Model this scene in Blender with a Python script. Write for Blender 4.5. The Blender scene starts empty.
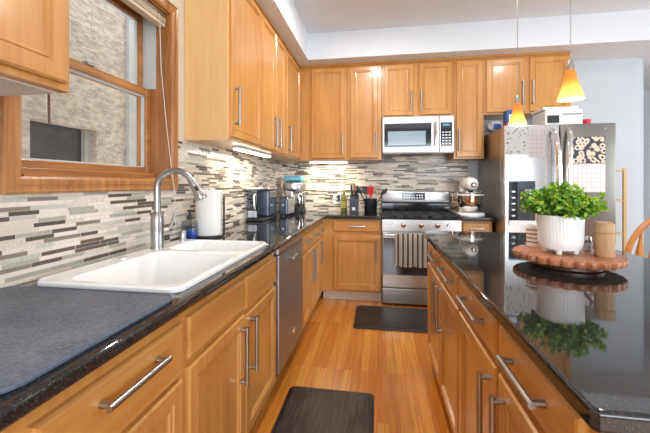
import bpy, bmesh, math, random
from mathutils import Vector, Matrix
PI = math.pi
random.seed(7)
sc = bpy.context.scene
C = sc.collection

# ------------------------------------------------------------------ camera
cam_d = bpy.data.cameras.new('camera')
cam = bpy.data.objects.new('camera', cam_d); C.objects.link(cam)
cam.location = (0, 0, 1.2494)
cam.rotation_euler = (PI/2, 0, 0.1569)
cam_d.sensor_width = 36.0
cam_d.lens = 36*335.56/650
cam_d.shift_y = -32.72/650
cam_d.clip_start = 0.02
sc.camera = cam

# ------------------------------------------------------------------ world, lights, exposure
sc.view_settings.view_transform = 'Standard'
sc.view_settings.look = 'None'
sc.view_settings.gamma = 1
sc.view_settings.use_curve_mapping = False
sc.view_settings.exposure = -0.30
try:
    sc.cycles.use_denoising = True
    sc.cycles.max_bounces = 8
    sc.cycles.sample_clamp_indirect = 6
except Exception:
    pass
w = bpy.data.worlds.new('daylight'); sc.world = w; w.use_nodes = True
w.node_tree.nodes['Background'].inputs[0].default_value = (0.90, 0.95, 1.0, 1)
w.node_tree.nodes['Background'].inputs[1].default_value = 3.6

def area(name, loc, rot, sx, sy, power, col=(1, 1, 1), shape='RECTANGLE', spread=None):
    l = bpy.data.lights.new(name, 'AREA'); l.shape = shape
    l.size = sx; l.size_y = sy; l.energy = power; l.color = col
    if spread: l.spread = spread
    o = bpy.data.objects.new(name, l); C.objects.link(o)
    o.location = loc; o.rotation_euler = rot
    return o
DAY = (0.82, 0.92, 1.0)
WARM = (1.0, 0.97, 0.93)
area('dining_window_fill', (4.72, 2.0, 1.5), (0, PI/2, 0), 1.8, 2.4, 55, DAY)  # added area light, stands in for daylight at an unseen right-hand window
area('rear_window_fill', (1.7, -2.95, 1.5), (PI/2, 0, 0), 3.4, 1.9, 150, DAY)  # added fill light at an unseen rear window, for ambient and fridge reflections
CANS = [(-0.04, 2.60), (-0.04, 1.35), (-0.04, -0.9), (1.67, 2.52)]
for (x, y), pw in zip(CANS, (27, 11, 5, 14)):
    area('can_light', (x, y, 2.875), (0, 0, 0), 0.13, 0.13, pw, WARM, 'DISK')

# ------------------------------------------------------------------ materials
def lin(r, g, b):
    f = lambda c: (c/255/12.92) if c/255 <= .04045 else ((c/255+.055)/1.055)**2.4
    return (f(r), f(g), f(b), 1)
def base(name):
    m = bpy.data.materials.new(name); m.use_nodes = True
    return m, m.node_tree, m.node_tree.nodes['Principled BSDF']
def mat(name, col, rough=.5, metal=0, noise=0, nscale=40, spec=None, bump=0, coat=0, emis=None, es=0, alpha=None, trans=0, ior=None):
    m, nt, b = base(name)
    b.inputs['Base Color'].default_value = col
    b.inputs['Roughness'].default_value = rough
    b.inputs['Metallic'].default_value = metal
    if spec is not None: b.inputs['Specular IOR Level'].default_value = spec
    if coat: b.inputs['Coat Weight'].default_value = coat; b.inputs['Coat Roughness'].default_value = .08
    if emis: b.inputs['Emission Color'].default_value = emis; b.inputs['Emission Strength'].default_value = es
    if trans: b.inputs['Transmission Weight'].default_value = trans
    if ior: b.inputs['IOR'].default_value = ior
    N = nt.nodes.new; L = nt.links.new
    if noise or bump:
        tc = N('ShaderNodeTexCoord'); n = N('ShaderNodeTexNoise'); n.inputs['Scale'].default_value = nscale; n.inputs['Detail'].default_value = 4
        L(tc.outputs['Object'], n.inputs['Vector'])
        if noise:
            mx = N('ShaderNodeMix'); mx.data_type = 'RGBA'; mx.blend_type = 'MULTIPLY'
            rp = N('ShaderNodeValToRGB')
            rp.color_ramp.elements[0].color = (1-noise,)*3+(1,); rp.color_ramp.elements[1].color = (1+noise*.4,)*3+(1,)
            rp.color_ramp.elements[0].position = .3; rp.color_ramp.elements[1].position = .7
            L(n.outputs['Fac'], rp.inputs['Fac']); mx.inputs[0].default_value = 1
            mx.inputs[6].default_value = col; L(rp.outputs['Color'], mx.inputs[7]); L(mx.outputs[2], b.inputs['Base Color'])
        if bump:
            bp = N('ShaderNodeBump'); bp.inputs['Strength'].default_value = bump; bp.inputs['Distance'].default_value = .004
            L(n.outputs['Fac'], bp.inputs['Height']); L(bp.outputs['Normal'], b.inputs['Normal'])
    return m
def wood(name, dark, light, axis='Z', rough=.32, coat=.35, grain=1.0, blot=.5):
    """streaky timber: long grain along one axis, soft blotches over it"""
    m, nt, b = base(name); N = nt.nodes.new; L = nt.links.new
    tc = N('ShaderNodeTexCoord'); oi = N('ShaderNodeObjectInfo')
    add = N('ShaderNodeVectorMath'); add.operation = 'ADD'
    mul = N('ShaderNodeVectorMath'); mul.operation = 'SCALE'; mul.inputs['Scale'].default_value = 7.3
    comb = N('ShaderNodeCombineXYZ')
    for k in range(3): L(oi.outputs['Random'], comb.inputs[k])
    L(comb.outputs[0], mul.inputs[0]); L(tc.outputs['Object'], add.inputs[0]); L(mul.outputs[0], add.inputs[1])
    mp = N('ShaderNodeMapping'); L(add.outputs[0], mp.inputs['Vector'])
    sc_ = [34*grain, 34*grain, 34*grain]; sc_['XYZ'.index(axis)] = 1.8*grain; mp.inputs['Scale'].default_value = sc_
    n = N('ShaderNodeTexNoise'); n.inputs['Scale'].default_value = 1; n.inputs['Detail'].default_value = 5; n.inputs['Roughness'].default_value = .6; n.inputs['Distortion'].default_value = .6
    L(mp.outputs[0], n.inputs['Vector'])
    mp2 = N('ShaderNodeMapping'); s2 = [5, 5, 5]; s2['XYZ'.index(axis)] = 1.6; mp2.inputs['Scale'].default_value = s2; L(add.outputs[0], mp2.inputs['Vector'])
    n2 = N('ShaderNodeTexNoise'); n2.inputs['Scale'].default_value = 1; n2.inputs['Detail'].default_value = 3; L(mp2.outputs[0], n2.inputs['Vector'])
    mxf = N('ShaderNodeMix'); mxf.inputs[0].default_value = blot; L(n.outputs['Fac'], mxf.inputs[2]); L(n2.outputs['Fac'], mxf.inputs[3])
    rp = N('ShaderNodeValToRGB'); rp.color_ramp.elements[0].position = .3; rp.color_ramp.elements[1].position = .68
    rp.color_ramp.elements[0].color = dark; rp.color_ramp.elements[1].color = light
    L(mxf.outputs[0], rp.inputs['Fac']); L(rp.outputs['Color'], b.inputs['Base Color'])
    b.inputs['Roughness'].default_value = rough
    if coat: b.inputs['Coat Weight'].default_value = coat; b.inputs['Coat Roughness'].default_value = .15
    return m

MD, ML = lin(182, 120, 56), lin(213, 158, 86)
maple_v = wood('maple_vertical_grain', MD, ML, 'Z')
maple_x = wood('maple_grain_x', MD, ML, 'X')
maple_y = wood('maple_grain_y', MD, ML, 'Y')
oak_trim = wood('stained_oak_trim_z', lin(134, 82, 38), lin(196, 134, 74), 'Z', .35, .3, 1.3, .3)
oak_trim_y = wood('stained_oak_trim_y', lin(134, 82, 38), lin(196, 134, 74), 'Y', .35, .3, 1.3, .3)
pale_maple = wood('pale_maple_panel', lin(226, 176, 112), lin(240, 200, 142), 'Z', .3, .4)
toe_mat = wood('toe_kick_wood', lin(212, 202, 190), lin(228, 220, 210), 'X', .5, 0)
acacia = wood('acacia_slab', lin(140, 78, 46), lin(196, 128, 84), 'X', .4, .2, 1.2, .4)
acacia_dark = wood('dark_base_wood', lin(60, 34, 22), lin(92, 56, 36), 'X', .4, .2)
pale_wood = wood('pale_turned_wood', lin(170, 126, 84), lin(212, 176, 132), 'Z', .5, 0, 1.5)
bamboo = wood('bamboo', lin(196, 158, 100), lin(222, 190, 134), 'Z', .5, 0)
chair_wood = wood('chair_oak', lin(186, 118, 56), lin(220, 160, 94), 'Z', .35, .3)

steel = None
def brushed(name, col, rough, axis='X', aniso=1.0):
    m, nt, b = base(name); N = nt.nodes.new; L = nt.links.new
    b.inputs['Metallic'].default_value = 1; b.inputs['Base Color'].default_value = col; b.inputs['Roughness'].default_value = rough
    tc = N('ShaderNodeTexCoord'); mp = N('ShaderNodeMapping'); s = [260, 260, 260]; s['XYZ'.index(axis)] = 3; mp.inputs['Scale'].default_value = s
    n = N('ShaderNodeTexNoise'); n.inputs['Scale'].default_value = 1; n.inputs['Detail'].default_value = 2
    L(tc.outputs['Object'], mp.inputs[0]); L(mp.outputs[0], n.inputs['Vector'])
    r = N('ShaderNodeMapRange'); r.inputs[3].default_value = rough-.06; r.inputs[4].default_value = rough+.1
    L(n.outputs['Fac'], r.inputs[0]); L(r.outputs[0], b.inputs['Roughness'])
    return m
steel = brushed('brushed_stainless_steel', (.54, .545, .55, 1), .32, 'X')
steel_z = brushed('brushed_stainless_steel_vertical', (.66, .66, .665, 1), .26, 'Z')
steel_dw = brushed('soft_brushed_stainless', (.42, .42, .42, 1), .42, 'Y')
steel_dark = brushed('grey_stainless_side', (.40, .39, .385, 1), .3, 'Z')
steel_dim_refl = brushed('stainless_dim_reflection', (.27, .255, .235, 1), .34, 'Z')  # darker copy of the door steel; a dim room reflection put into its colour
nickel = mat('satin_nickel', (.44, .435, .43, 1), .30, 1, noise=.06, nscale=60)
chrome = mat('polished_chrome', (.8, .8, .8, 1), .08, 1, noise=.03)
black_gloss = mat('black_gloss_glass', (.012, .014, .018, 1), .06, 0, noise=.1, coat=.5)
oven_glass = mat('oven_window_glass', (.02, .03, .045, 1), .05, 0, noise=.1, coat=1)
screen_glass = mat('microwave_window_mesh', (.30, .42, .50, 1), .12, 0, noise=.1, nscale=200, coat=1)
black_matte = mat('black_plastic', (.02, .021, .024, 1), .42, 0, noise=.2)
iron = mat('cast_iron_grate', (.018, .018, .02, 1), .5, 0, noise=.3)
white_enamel = mat('white_enamel', lin(248, 248, 247), .16, 0, noise=.02, coat=.6)
white_plastic = mat('white_plastic', lin(232, 234, 236), .35, 0, noise=.03)
white_ceramic = mat('white_ceramic', lin(244, 243, 241), .4, 0, noise=.03)
paper_mat = mat('white_paper', lin(238, 237, 234), .8, 0, noise=.03, nscale=90, bump=.2)
blue_plastic = mat('sky_blue_card', lin(84, 178, 214), .5, 0, noise=.06)
dark_blue = mat('slate_blue_plastic', lin(46, 57, 73), .25, 0, noise=.1, coat=.4)
red_mat = mat('red_plastic', lin(206, 36, 52), .4, 0, noise=.05)
vinyl = mat('white_vinyl_track', lin(196, 206, 208), .5, 0, noise=.04)
blind_mat = mat('beige_blind_slats', lin(206, 190, 166), .55, 0, noise=.06)
blind_dark = mat('brown_blind_rail', lin(110, 86, 66), .5, 0, noise=.1)
cord_mat = mat('white_cord', lin(226, 218, 204), .7, 0, noise=.04)
mat_rubber = None

def granite(name):
    m, nt, b = base(name); N = nt.nodes.new; L = nt.links.new
    tc = N('ShaderNodeTexCoord'); v = N('ShaderNodeTexVoronoi'); v.inputs['Scale'].default_value = 420
    n = N('ShaderNodeTexNoise'); n.inputs['Scale'].default_value = 160; n.inputs['Detail'].default_value = 6
    L(tc.outputs['Object'], v.inputs['Vector']); L(tc.outputs['Object'], n.inputs['Vector'])
    rp = N('ShaderNodeValToRGB'); e = rp.color_ramp.elements
    e[0].position = .42; e[0].color = (.010, .010, .011, 1); e[1].position = .75; e[1].color = (.034, .034, .036, 1)
    L(n.outputs['Fac'], rp.inputs['Fac'])
    sp = N('ShaderNodeSeparateColor'); L(v.outputs['Color'], sp.inputs[0])
    g = N('ShaderNodeMath'); g.operation = 'GREATER_THAN'; g.inputs[1].default_value = .93; L(sp.outputs[0], g.inputs[0])
    mx = N('ShaderNodeMix'); mx.data_type = 'RGBA'; L(g.outputs[0], mx.inputs[0]); L(rp.outputs['Color'], mx.inputs[6]); mx.inputs[7].default_value = (.055, .055, .058, 1)
    L(mx.outputs[2], b.inputs['Base Color'])
    b.inputs['Roughness'].default_value = .045; b.inputs['Specular IOR Level'].default_value = .6
    b.inputs['Coat Weight'].default_value = .15; b.inputs['Coat Roughness'].default_value = .04
    return m
granite_m = granite('black_granite')

def tile_mosaic():
    """thin strips of stone and glass in staggered courses of random lengths"""
    m, nt, b = base('linear_mosaic_tile'); N = nt.nodes.new; L = nt.links.new
    tc = N('ShaderNodeTexCoord'); sp = N('ShaderNodeSeparateXYZ'); L(tc.outputs['Object'], sp.inputs[0])
    def M(op, a, bb=None, cc=None):
        q = N('ShaderNodeMath'); q.operation = op
        for i, v in enumerate((a, bb, cc)):
            if v is None: continue
            if isinstance(v, (int, float)): q.inputs[i].default_value = v
            else: L(v, q.inputs[i])
        return q.outputs[0]
    u = M('ADD', sp.outputs[0], sp.outputs[1])
    vr = M('DIVIDE', M('SUBTRACT', sp.outputs[2], .914), .0152)
    row = M('FLOOR', vr); fr = M('FRACT', vr)
    wn = N('ShaderNodeTexWhiteNoise'); wn.noise_dimensions = '1D'; L(row, wn.inputs['W'])
    W = M('ADD', M('MULTIPLY', u, 8.2), M('MULTIPLY', wn.outputs['Value'], 500.0))
    vo = N('ShaderNodeTexVoronoi'); vo.voronoi_dimensions = '1D'; vo.inputs['Scale'].default_value = 1; L(W, vo.inputs['W'])
    ve = N('ShaderNodeTexVoronoi'); ve.voronoi_dimensions = '1D'; ve.feature = 'DISTANCE_TO_EDGE'; ve.inputs['Scale'].default_value = 1; L(W, ve.inputs['W'])
    cs = N('ShaderNodeSeparateColor'); L(vo.outputs['Color'], cs.inputs[0])
    rp = N('ShaderNodeValToRGB'); cr = rp.color_ramp; cr.interpolation = 'CONSTANT'
    cols = [(0, lin(226, 216, 202)), (.25, lin(213, 201, 184)), (.43, lin(191, 190, 177)), (.57, lin(170, 168, 155)), (.645, lin(132, 124, 110)), (.735, lin(90, 82, 77)), (.865, lin(100, 84, 70)), (.95, lin(216, 208, 192))]
    cr.elements[0].position = 0; cr.elements[0].color = cols[0][1]; cr.elements[1].position = cols[1][0]; cr.elements[1].color = cols[1][1]
    for p, c in cols[2:]:
        e = cr.elements.new(p); e.color = c
    L(cs.outputs[0], rp.inputs['Fac'])
    # marbling inside some of the strips
    n = N('ShaderNodeTexNoise'); n.inputs['Scale'].default_value = 130; n.inputs['Detail'].default_value = 5; L(tc.outputs['Object'], n.inputs['Vector'])
    amp = M('MULTIPLY', M('GREATER_THAN', cs.outputs[1], .55), .55)
    k = M('ADD', 1.0, M('MULTIPLY', M('SUBTRACT', n.outputs['Fac'], .5), M('ADD', amp, .15)))
    mx = N('ShaderNodeMix'); mx.data_type = 'RGBA'; mx.blend_type = 'MULTIPLY'; mx.inputs[0].default_value = 1
    cb = N('ShaderNodeCombineColor'); [L(k, cb.inputs[i]) for i in range(3)]
    L(rp.outputs['Color'], mx.inputs[6]); L(cb.outputs[0], mx.inputs[7])
    g1 = M('LESS_THAN', fr, .075); g2 = M('LESS_THAN', ve.outputs['Distance'], .010)
    gr = M('MAXIMUM', g1, g2)
    mg = N('ShaderNodeMix'); mg.data_type = 'RGBA'; L(gr, mg.inputs[0]); L(mx.outputs[2], mg.inputs[6]); mg.inputs[7].default_value = lin(206, 198, 182)
    L(mg.outputs[2], b.inputs['Base Color'])
    rg = M('MULTIPLY_ADD', cs.outputs[2], .3, .12); L(M('MAXIMUM', rg, M('MULTIPLY', gr, .8)), b.inputs['Roughness'])
    bp = N('ShaderNodeBump'); bp.inputs['Strength'].default_value = .5; bp.inputs['Distance'].default_value = .002
    L(M('SUBTRACT', M('MULTIPLY_ADD', cs.outputs[1], .5, .6), gr), bp.inputs['Height']); L(bp.outputs['Normal'], b.inputs['Normal'])
    return m
tile_m = tile_mosaic()

def floor_mat():
    m, nt, b = base('oak_strip_floor'); N = nt.nodes.new; L = nt.links.new
    tc = N('ShaderNodeTexCoord'); mp = N('ShaderNodeMapping'); mp.inputs['Rotation'].default_value = (0, 0, PI/2)
    L(tc.outputs['Object'], mp.inputs[0])
    br = N('ShaderNodeTexBrick'); br.inputs['Scale'].default_value = 1; br.inputs['Brick Width'].default_value = .75; br.inputs['Row Height'].default_value = .057
    br.inputs['Mortar Size'].default_value = .0007; br.inputs['Mortar Smooth'].default_value = .2; br.offset = .37; br.offset_frequency = 3
    br.inputs['Color1'].default_value = lin(220, 152, 64); br.inputs['Color2'].default_value = lin(196, 118, 40); br.inputs['Mortar'].default_value = lin(142, 84, 32)
    L(mp.outputs[0], br.inputs['Vector'])
    mp2 = N('ShaderNodeMapping'); mp2.inputs['Scale'].default_value = (60, 2.2, 1); L(tc.outputs['Object'], mp2.inputs[0])
    n = N('ShaderNodeTexNoise'); n.inputs['Scale'].default_value = 1; n.inputs['Detail'].default_value = 5; n.inputs['Distortion'].default_value = .8; L(mp2.outputs[0], n.inputs['Vector'])
    rp = N('ShaderNodeValToRGB'); rp.color_ramp.elements[0].position = .3; rp.color_ramp.elements[1].position = .7
    rp.color_ramp.elements[0].color = (.72, .70, .66, 1); rp.color_ramp.elements[1].color = (1.08, 1.08, 1.06, 1)
    L(n.outputs['Fac'], rp.inputs['Fac'])
    mx = N('ShaderNodeMix'); mx.data_type = 'RGBA'; mx.blend_type = 'MULTIPLY'; mx.inputs[0].default_value = 1
    L(br.outputs['Color'], mx.inputs[6]); L(rp.outputs['Color'], mx.inputs[7]); L(mx.outputs[2], b.inputs['Base Color'])
    b.inputs['Roughness'].default_value = .26; b.inputs['Coat Weight'].default_value = .5; b.inputs['Coat Roughness'].default_value = .12
    return m
floor_m = floor_mat()
ceil_m = mat('white_ceiling_paint', lin(224, 230, 236), .85, 0, noise=.02, nscale=3)
soffit_m = ceil_m
wall_m = mat('blue_grey_wall_paint', lin(196, 204, 210), .8, 0, noise=.02, nscale=3)
cream_m = mat('cream_wall_paint', lin(222, 212, 192), .8, 0, noise=.03, nscale=5)

def block_mat():
    m, nt, b = base('split_face_block'); N = nt.nodes.new; L = nt.links.new
    tc = N('ShaderNodeTexCoord'); sp = N('ShaderNodeSeparateXYZ'); cb = N('ShaderNodeCombineXYZ')
    L(tc.outputs['Object'], sp.inputs[0]); L(sp.outputs[1], cb.inputs[0]); L(sp.outputs[2], cb.inputs[1])
    br = N('ShaderNodeTexBrick'); br.inputs['Scale'].default_value = 1; br.inputs['Brick Width'].default_value = .40; br.inputs['Row Height'].default_value = .20
    br.inputs['Mortar Size'].default_value = .007; br.inputs['Mortar Smooth'].default_value = .4
    br.inputs['Color1'].default_value = lin(216, 202, 184); br.inputs['Color2'].default_value = lin(204, 190, 172); br.inputs['Mortar'].default_value = lin(224, 214, 200)
    L(cb.outputs[0], br.inputs['Vector'])
    mp = N('ShaderNodeMapping'); mp.inputs['Scale'].default_value = (9, 9, 22); mp.inputs['Rotation'].default_value = (.35, 0, 0); L(tc.outputs['Object'], mp.inputs[0])
    n = N('ShaderNodeTexNoise'); n.inputs['Scale'].default_value = 1.6; n.inputs['Detail'].default_value = 7; n.inputs['Roughness'].default_value = .62; L(mp.outputs[0], n.inputs['Vector'])
    rp = N('ShaderNodeValToRGB'); rp.color_ramp.elements[0].position = .32; rp.color_ramp.elements[1].position = .6
    rp.color_ramp.elements[0].color = (.62, .6, .58, 1); rp.color_ramp.elements[1].color = (1.1, 1.1, 1.1, 1); L(n.outputs['Fac'], rp.inputs['Fac'])
    mx = N('ShaderNodeMix'); mx.data_type = 'RGBA'; mx.blend_type = 'MULTIPLY'; mx.inputs[0].default_value = 1
    L(br.outputs['Color'], mx.inputs[6]); L(rp.outputs['Color'], mx.inputs[7]); L(mx.outputs[2], b.inputs['Base Color'])
    sub = N('ShaderNodeMath'); sub.operation = 'SUBTRACT'; L(n.outputs['Fac'], sub.inputs[0]); L(br.outputs['Fac'], sub.inputs[1])
    bp = N('ShaderNodeBump'); bp.inputs['Strength'].default_value = 1; bp.inputs['Distance'].default_value = .06; L(sub.outputs[0], bp.inputs['Height']); L(bp.outputs['Normal'], b.inputs['Normal'])
    b.inputs['Roughness'].default_value = .9
    return m
block_m = block_mat()
concrete_m = mat('smooth_concrete', lin(176, 176, 174), .9, 0, noise=.12, nscale=9)
dark_pane = mat('dark_neighbour_window', lin(70, 70, 72), .25, 0, noise=.25, nscale=8)

def glass_mat(name, tint=(1, 1, 1, 1), refl=.08):
    m = bpy.data.materials.new(name); m.use_nodes = True; nt = m.node_tree; nt.nodes.clear(); N = nt.nodes.new; L = nt.links.new
    o = N('ShaderNodeOutputMaterial'); t = N('ShaderNodeBsdfTransparent'); t.inputs[0].default_value = tint
    g = N('ShaderNodeBsdfGlossy'); g.inputs['Roughness'].default_value = .03
    fr = N('ShaderNodeFresnel'); fr.inputs[0].default_value = 1.45
    mx = N('ShaderNodeMixShader'); ge = N('ShaderNodeNewGeometry'); iv = N('ShaderNodeMath'); iv.operation = 'SUBTRACT'; iv.inputs[0].default_value = 1; L(ge.outputs['Backfacing'], iv.inputs[1]); mu = N('ShaderNodeMath'); mu.operation = 'MULTIPLY'; L(fr.outputs[0], mu.inputs[0]); L(iv.outputs[0], mu.inputs[1]); L(mu.outputs[0], mx.inputs[0]); L(t.outputs[0], mx.inputs[1]); L(g.outputs[0], mx.inputs[2]); L(mx.outputs[0], o.inputs[0])
    return m
pane_m = glass_mat('window_glass')
clear_m = glass_mat('clear_plastic', (.74, .77, .82, 1))
blue_liq = mat('blue_dish_soap', lin(52, 92, 190), .15, 0, noise=.08, coat=.6)
olive_m = mat('olive_oil_glass', lin(100, 106, 40), .1, 0, noise=.2, nscale=30, coat=.8)

def rubber(name, c0, c1, axis_scale, rough):
    m, nt, b = base(name); N = nt.nodes.new; L = nt.links.new
    tc = N('ShaderNodeTexCoord'); mp = N('ShaderNodeMapping'); mp.inputs['Scale'].default_value = axis_scale; L(tc.outputs['Object'], mp.inputs[0])
    n = N('ShaderNodeTexNoise'); n.inputs['Scale'].default_value = 1; n.inputs['Detail'].default_value = 5; n.inputs['Distortion'].default_value = 1.2; L(mp.outputs[0], n.inputs['Vector'])
    rp = N('ShaderNodeValToRGB'); e = rp.color_ramp.elements; e[0].position = .45; e[0].color = c0; e[1].position = .72; e[1].color = c1
    L(n.outputs['Fac'], rp.inputs['Fac']); L(rp.outputs['Color'], b.inputs['Base Color'])
    bp = N('ShaderNodeBump'); bp.inputs['Strength'].default_value = .4; bp.inputs['Distance'].default_value = .002; L(n.outputs['Fac'], bp.inputs['Height']); L(bp.outputs['Normal'], b.inputs['Normal'])
    b.inputs['Roughness'].default_value = rough
    return m
mat_y = rubber('wood_grain_rubber_y', lin(34, 28, 26), lin(78, 68, 62), (70, 5, 1), .45)
mat_x = rubber('wood_grain_rubber_x', lin(30, 27, 27), lin(58, 54, 54), (5, 70, 1), .4)
def cloth(name, c0, c1, sc_=160, bump=.8, rough=.95):
    m, nt, b = base(name); N = nt.nodes.new; L = nt.links.new
    tc = N('ShaderNodeTexCoord'); n = N('ShaderNodeTexNoise'); n.inputs['Scale'].default_value = sc_; n.inputs['Detail'].default_value = 3; L(tc.outputs['Object'], n.inputs['Vector'])
    n2 = N('ShaderNodeTexNoise'); n2.inputs['Scale'].default_value = 7; n2.inputs['Detail'].default_value = 4; L(tc.outputs['Object'], n2.inputs['Vector'])
    ad = N('ShaderNodeMix'); ad.inputs[0].default_value = .4; L(n.outputs['Fac'], ad.inputs[2]); L(n2.outputs['Fac'], ad.inputs[3])
    rp = N('ShaderNodeValToRGB'); e = rp.color_ramp.elements; e[0].position = .35; e[0].color = c0; e[1].position = .65; e[1].color = c1
    L(ad.outputs[0], rp.inputs['Fac']); L(rp.outputs['Color'], b.inputs['Base Color'])
    bp = N('ShaderNodeBump'); bp.inputs['Strength'].default_value = bump; bp.inputs['Distance'].default_value = .003; L(n.outputs['Fac'], bp.inputs['Height']); L(bp.outputs['Normal'], b.inputs['Normal'])
    b.inputs['Roughness'].default_value = rough
    return m
drymat_m = cloth('grey_microfibre', lin(84, 88, 98), lin(122, 126, 136))
drymat_edge = cloth('grey_binding', lin(82, 90, 104), lin(108, 118, 134), 300)
def stripes(name):
    m, nt, b = base(name); N = nt.nodes.new; L = nt.links.new
    tc = N('ShaderNodeTexCoord'); sp = N('ShaderNodeSeparateXYZ'); L(tc.outputs['Object'], sp.inputs[0])
    a = N('ShaderNodeMath'); a.operation = 'MULTIPLY'; a.inputs[1].default_value = 1/.047; L(sp.outputs[0], a.inputs[0])
    f = N('ShaderNodeMath'); f.operation = 'FRACT'; L(a.outputs[0], f.inputs[0])
    rp = N('ShaderNodeValToRGB'); cr = rp.color_ramp; cr.interpolation = 'CONSTANT'
    cr.elements[0].position = 0; cr.elements[0].color = lin(96, 88, 86); cr.elements[1].position = .40; cr.elements[1].color = lin(232, 224, 216)
    e = cr.elements.new(.62); e.color = lin(150, 138, 130); e = cr.elements.new(.68); e.color = lin(232, 224, 216)
    L(f.outputs[0], rp.inputs['Fac']); L(rp.outputs['Color'], b.inputs['Base Color']); b.inputs['Roughness'].default_value = .95
    return m
stripe_m = stripes('striped_towel_cotton')
leaf_m = None
def leaf_material():
    m, nt, b = base('boxwood_leaf'); N = nt.nodes.new; L = nt.links.new
    at = N('ShaderNodeAttribute'); at.attribute_name = 'tone'
    rp = N('ShaderNodeValToRGB'); e = rp.color_ramp.elements; e[0].color = lin(56, 116, 40); e[1].color = lin(176, 200, 62)
    x = e.new(.5); x.color = lin(104, 164, 48)
    L(at.outputs['Fac'], rp.inputs['Fac']); L(rp.outputs['Color'], b.inputs['Base Color']); b.inputs['Roughness'].default_value = .4
    return m
leaf_m = leaf_material()
stem_m = mat('green_stem', lin(92, 100, 50), .6, 0, noise=.2)
soil_m = mat('dark_soil', lin(50, 42, 34), .95, 0, noise=.3)

def picture(name, kind):
    """printed sheets: generic marks only"""
    m, nt, b = base(name); N = nt.nodes.new; L = nt.links.new
    tc = N('ShaderNodeTexCoord')
    if kind == 'photo':
        v = N('ShaderNodeTexVoronoi'); v.inputs['Scale'].default_value = 24; v.feature = 'F1'; L(tc.outputs['Object'], v.inputs['Vector'])
        rp = N('ShaderNodeValToRGB'); e = rp.color_ramp.elements; cr = rp.color_ramp
        e[0].position = 0; e[0].color = lin(40, 46, 60); e[1].position = 1; e[1].color = lin(60, 66, 80)
        for p, c in ((.22, lin(56, 60, 74)), (.3, lin(226, 216, 200)), (.55, lin(214, 196, 170)), (.62, lin(52, 58, 76))):
            q = e.new(p); q.color = c
        L(v.outputs['Distance'], rp.inputs['Fac']); L(rp.outputs['Color'], b.inputs['Base Color'])
    elif kind == 'sketch':
        v = N('ShaderNodeTexVoronoi'); v.inputs['Scale'].default_value = 34; L(tc.outputs['Object'], v.inputs['Vector'])
        n = N('ShaderNodeTexNoise'); n.inputs['Scale'].default_value = 60; L(tc.outputs['Object'], n.inputs['Vector'])
        mu = N('ShaderNodeMath'); mu.operation = 'MULTIPLY'; L(v.outputs['Distance'], mu.inputs[0]); L(n.outputs['Fac'], mu.inputs[1])
        rp = N('ShaderNodeValToRGB'); e = rp.color_ramp.elements; e[0].position = .08; e[0].color = lin(100, 108, 120); e[1].position = .16; e[1].color = lin(236, 236, 234)
        L(mu.outputs[0], rp.inputs['Fac']); L(rp.outputs['Color'], b.inputs['Base Color'])
    elif kind == 'grid':
        br = N('ShaderNodeTexBrick'); br.offset = 0; br.inputs['Scale'].default_value = 1; br.inputs['Brick Width'].default_value = .036; br.inputs['Row Height'].default_value = .04
        br.inputs['Mortar Size'].default_value = .0012; br.inputs['Color1'].default_value = lin(236, 230, 230); br.inputs['Color2'].default_value = lin(232, 228, 230); br.inputs['Mortar'].default_value = lin(190, 184, 190)
        sp = N('ShaderNodeSeparateXYZ'); cb = N('ShaderNodeCombineXYZ'); L(tc.outputs['Object'], sp.inputs[0]); L(sp.outputs[0], cb.inputs[0]); L(sp.outputs[2], cb.inputs[1]); L(cb.outputs[0], br.inputs['Vector'])
        L(br.outputs['Color'], b.inputs['Base Color'])
    b.inputs['Roughness'].default_value = .6
    return m
photo_m = picture('printed_food_photo', 'photo'); sketch_m = picture('printed_sketches', 'sketch'); grid_m = picture('printed_date_grid', 'grid')
shade_m = None
def amber_glass():
    m = bpy.data.materials.new('amber_glass_shade'); m.use_nodes = True; nt = m.node_tree; nt.nodes.clear(); N = nt.nodes.new; L = nt.links.new
    o = N('ShaderNodeOutputMaterial'); tc = N('ShaderNodeTexCoord'); sp = N('ShaderNodeSeparateXYZ'); L(tc.outputs['Object'], sp.inputs[0])
    mr = N('ShaderNodeMapRange'); mr.inputs[1].default_value = 0; mr.inputs[2].default_value = .13; L(sp.outputs[2], mr.inputs[0])
    n = N('ShaderNodeTexNoise'); n.inputs['Scale'].default_value = 25; n.inputs['Detail'].default_value = 3; L(tc.outputs['Object'], n.inputs['Vector'])
    ad = N('ShaderNodeMath'); ad.operation = 'MULTIPLY_ADD'; ad.inputs[1].default_value = .15; L(n.outputs['Fac'], ad.inputs[0]); L(mr.outputs[0], ad.inputs[2])
    rp = N('ShaderNodeValToRGB'); e = rp.color_ramp.elements
    e[0].position = .08; e[0].color = lin(255, 232, 176); e[1].position = .75; e[1].color = lin(246, 170, 74); q = e.new(.45); q.color = lin(252, 200, 112)
    L(ad.outputs[0], rp.inputs['Fac'])
    tr = N('ShaderNodeBsdfTranslucent'); pr = N('ShaderNodeBsdfPrincipled'); pr.inputs['Roughness'].default_value = .2
    L(rp.outputs['Color'], tr.inputs[0]); L(rp.outputs['Color'], pr.inputs['Base Color'])
    L(rp.outputs['Color'], pr.inputs['Emission Color']); pr.inputs['Emission Strength'].default_value = .35
    mx = N('ShaderNodeMixShader'); mx.inputs[0].default_value = .5; L(tr.outputs[0], mx.inputs[1]); L(pr.outputs[0], mx.inputs[2]); L(mx.outputs[0], o.inputs[0])
    return m
shade_m = amber_glass()
bulb_m = mat('lit_bulb', (1, .9, .7, 1), .5, 0, noise=.02, emis=(1, .86, .62, 1), es=9)
can_m = mat('lit_downlight_lens', (1, 1, 1, 1), .5, 0, noise=.02, emis=(1, .94, .86, 1), es=14)
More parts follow.
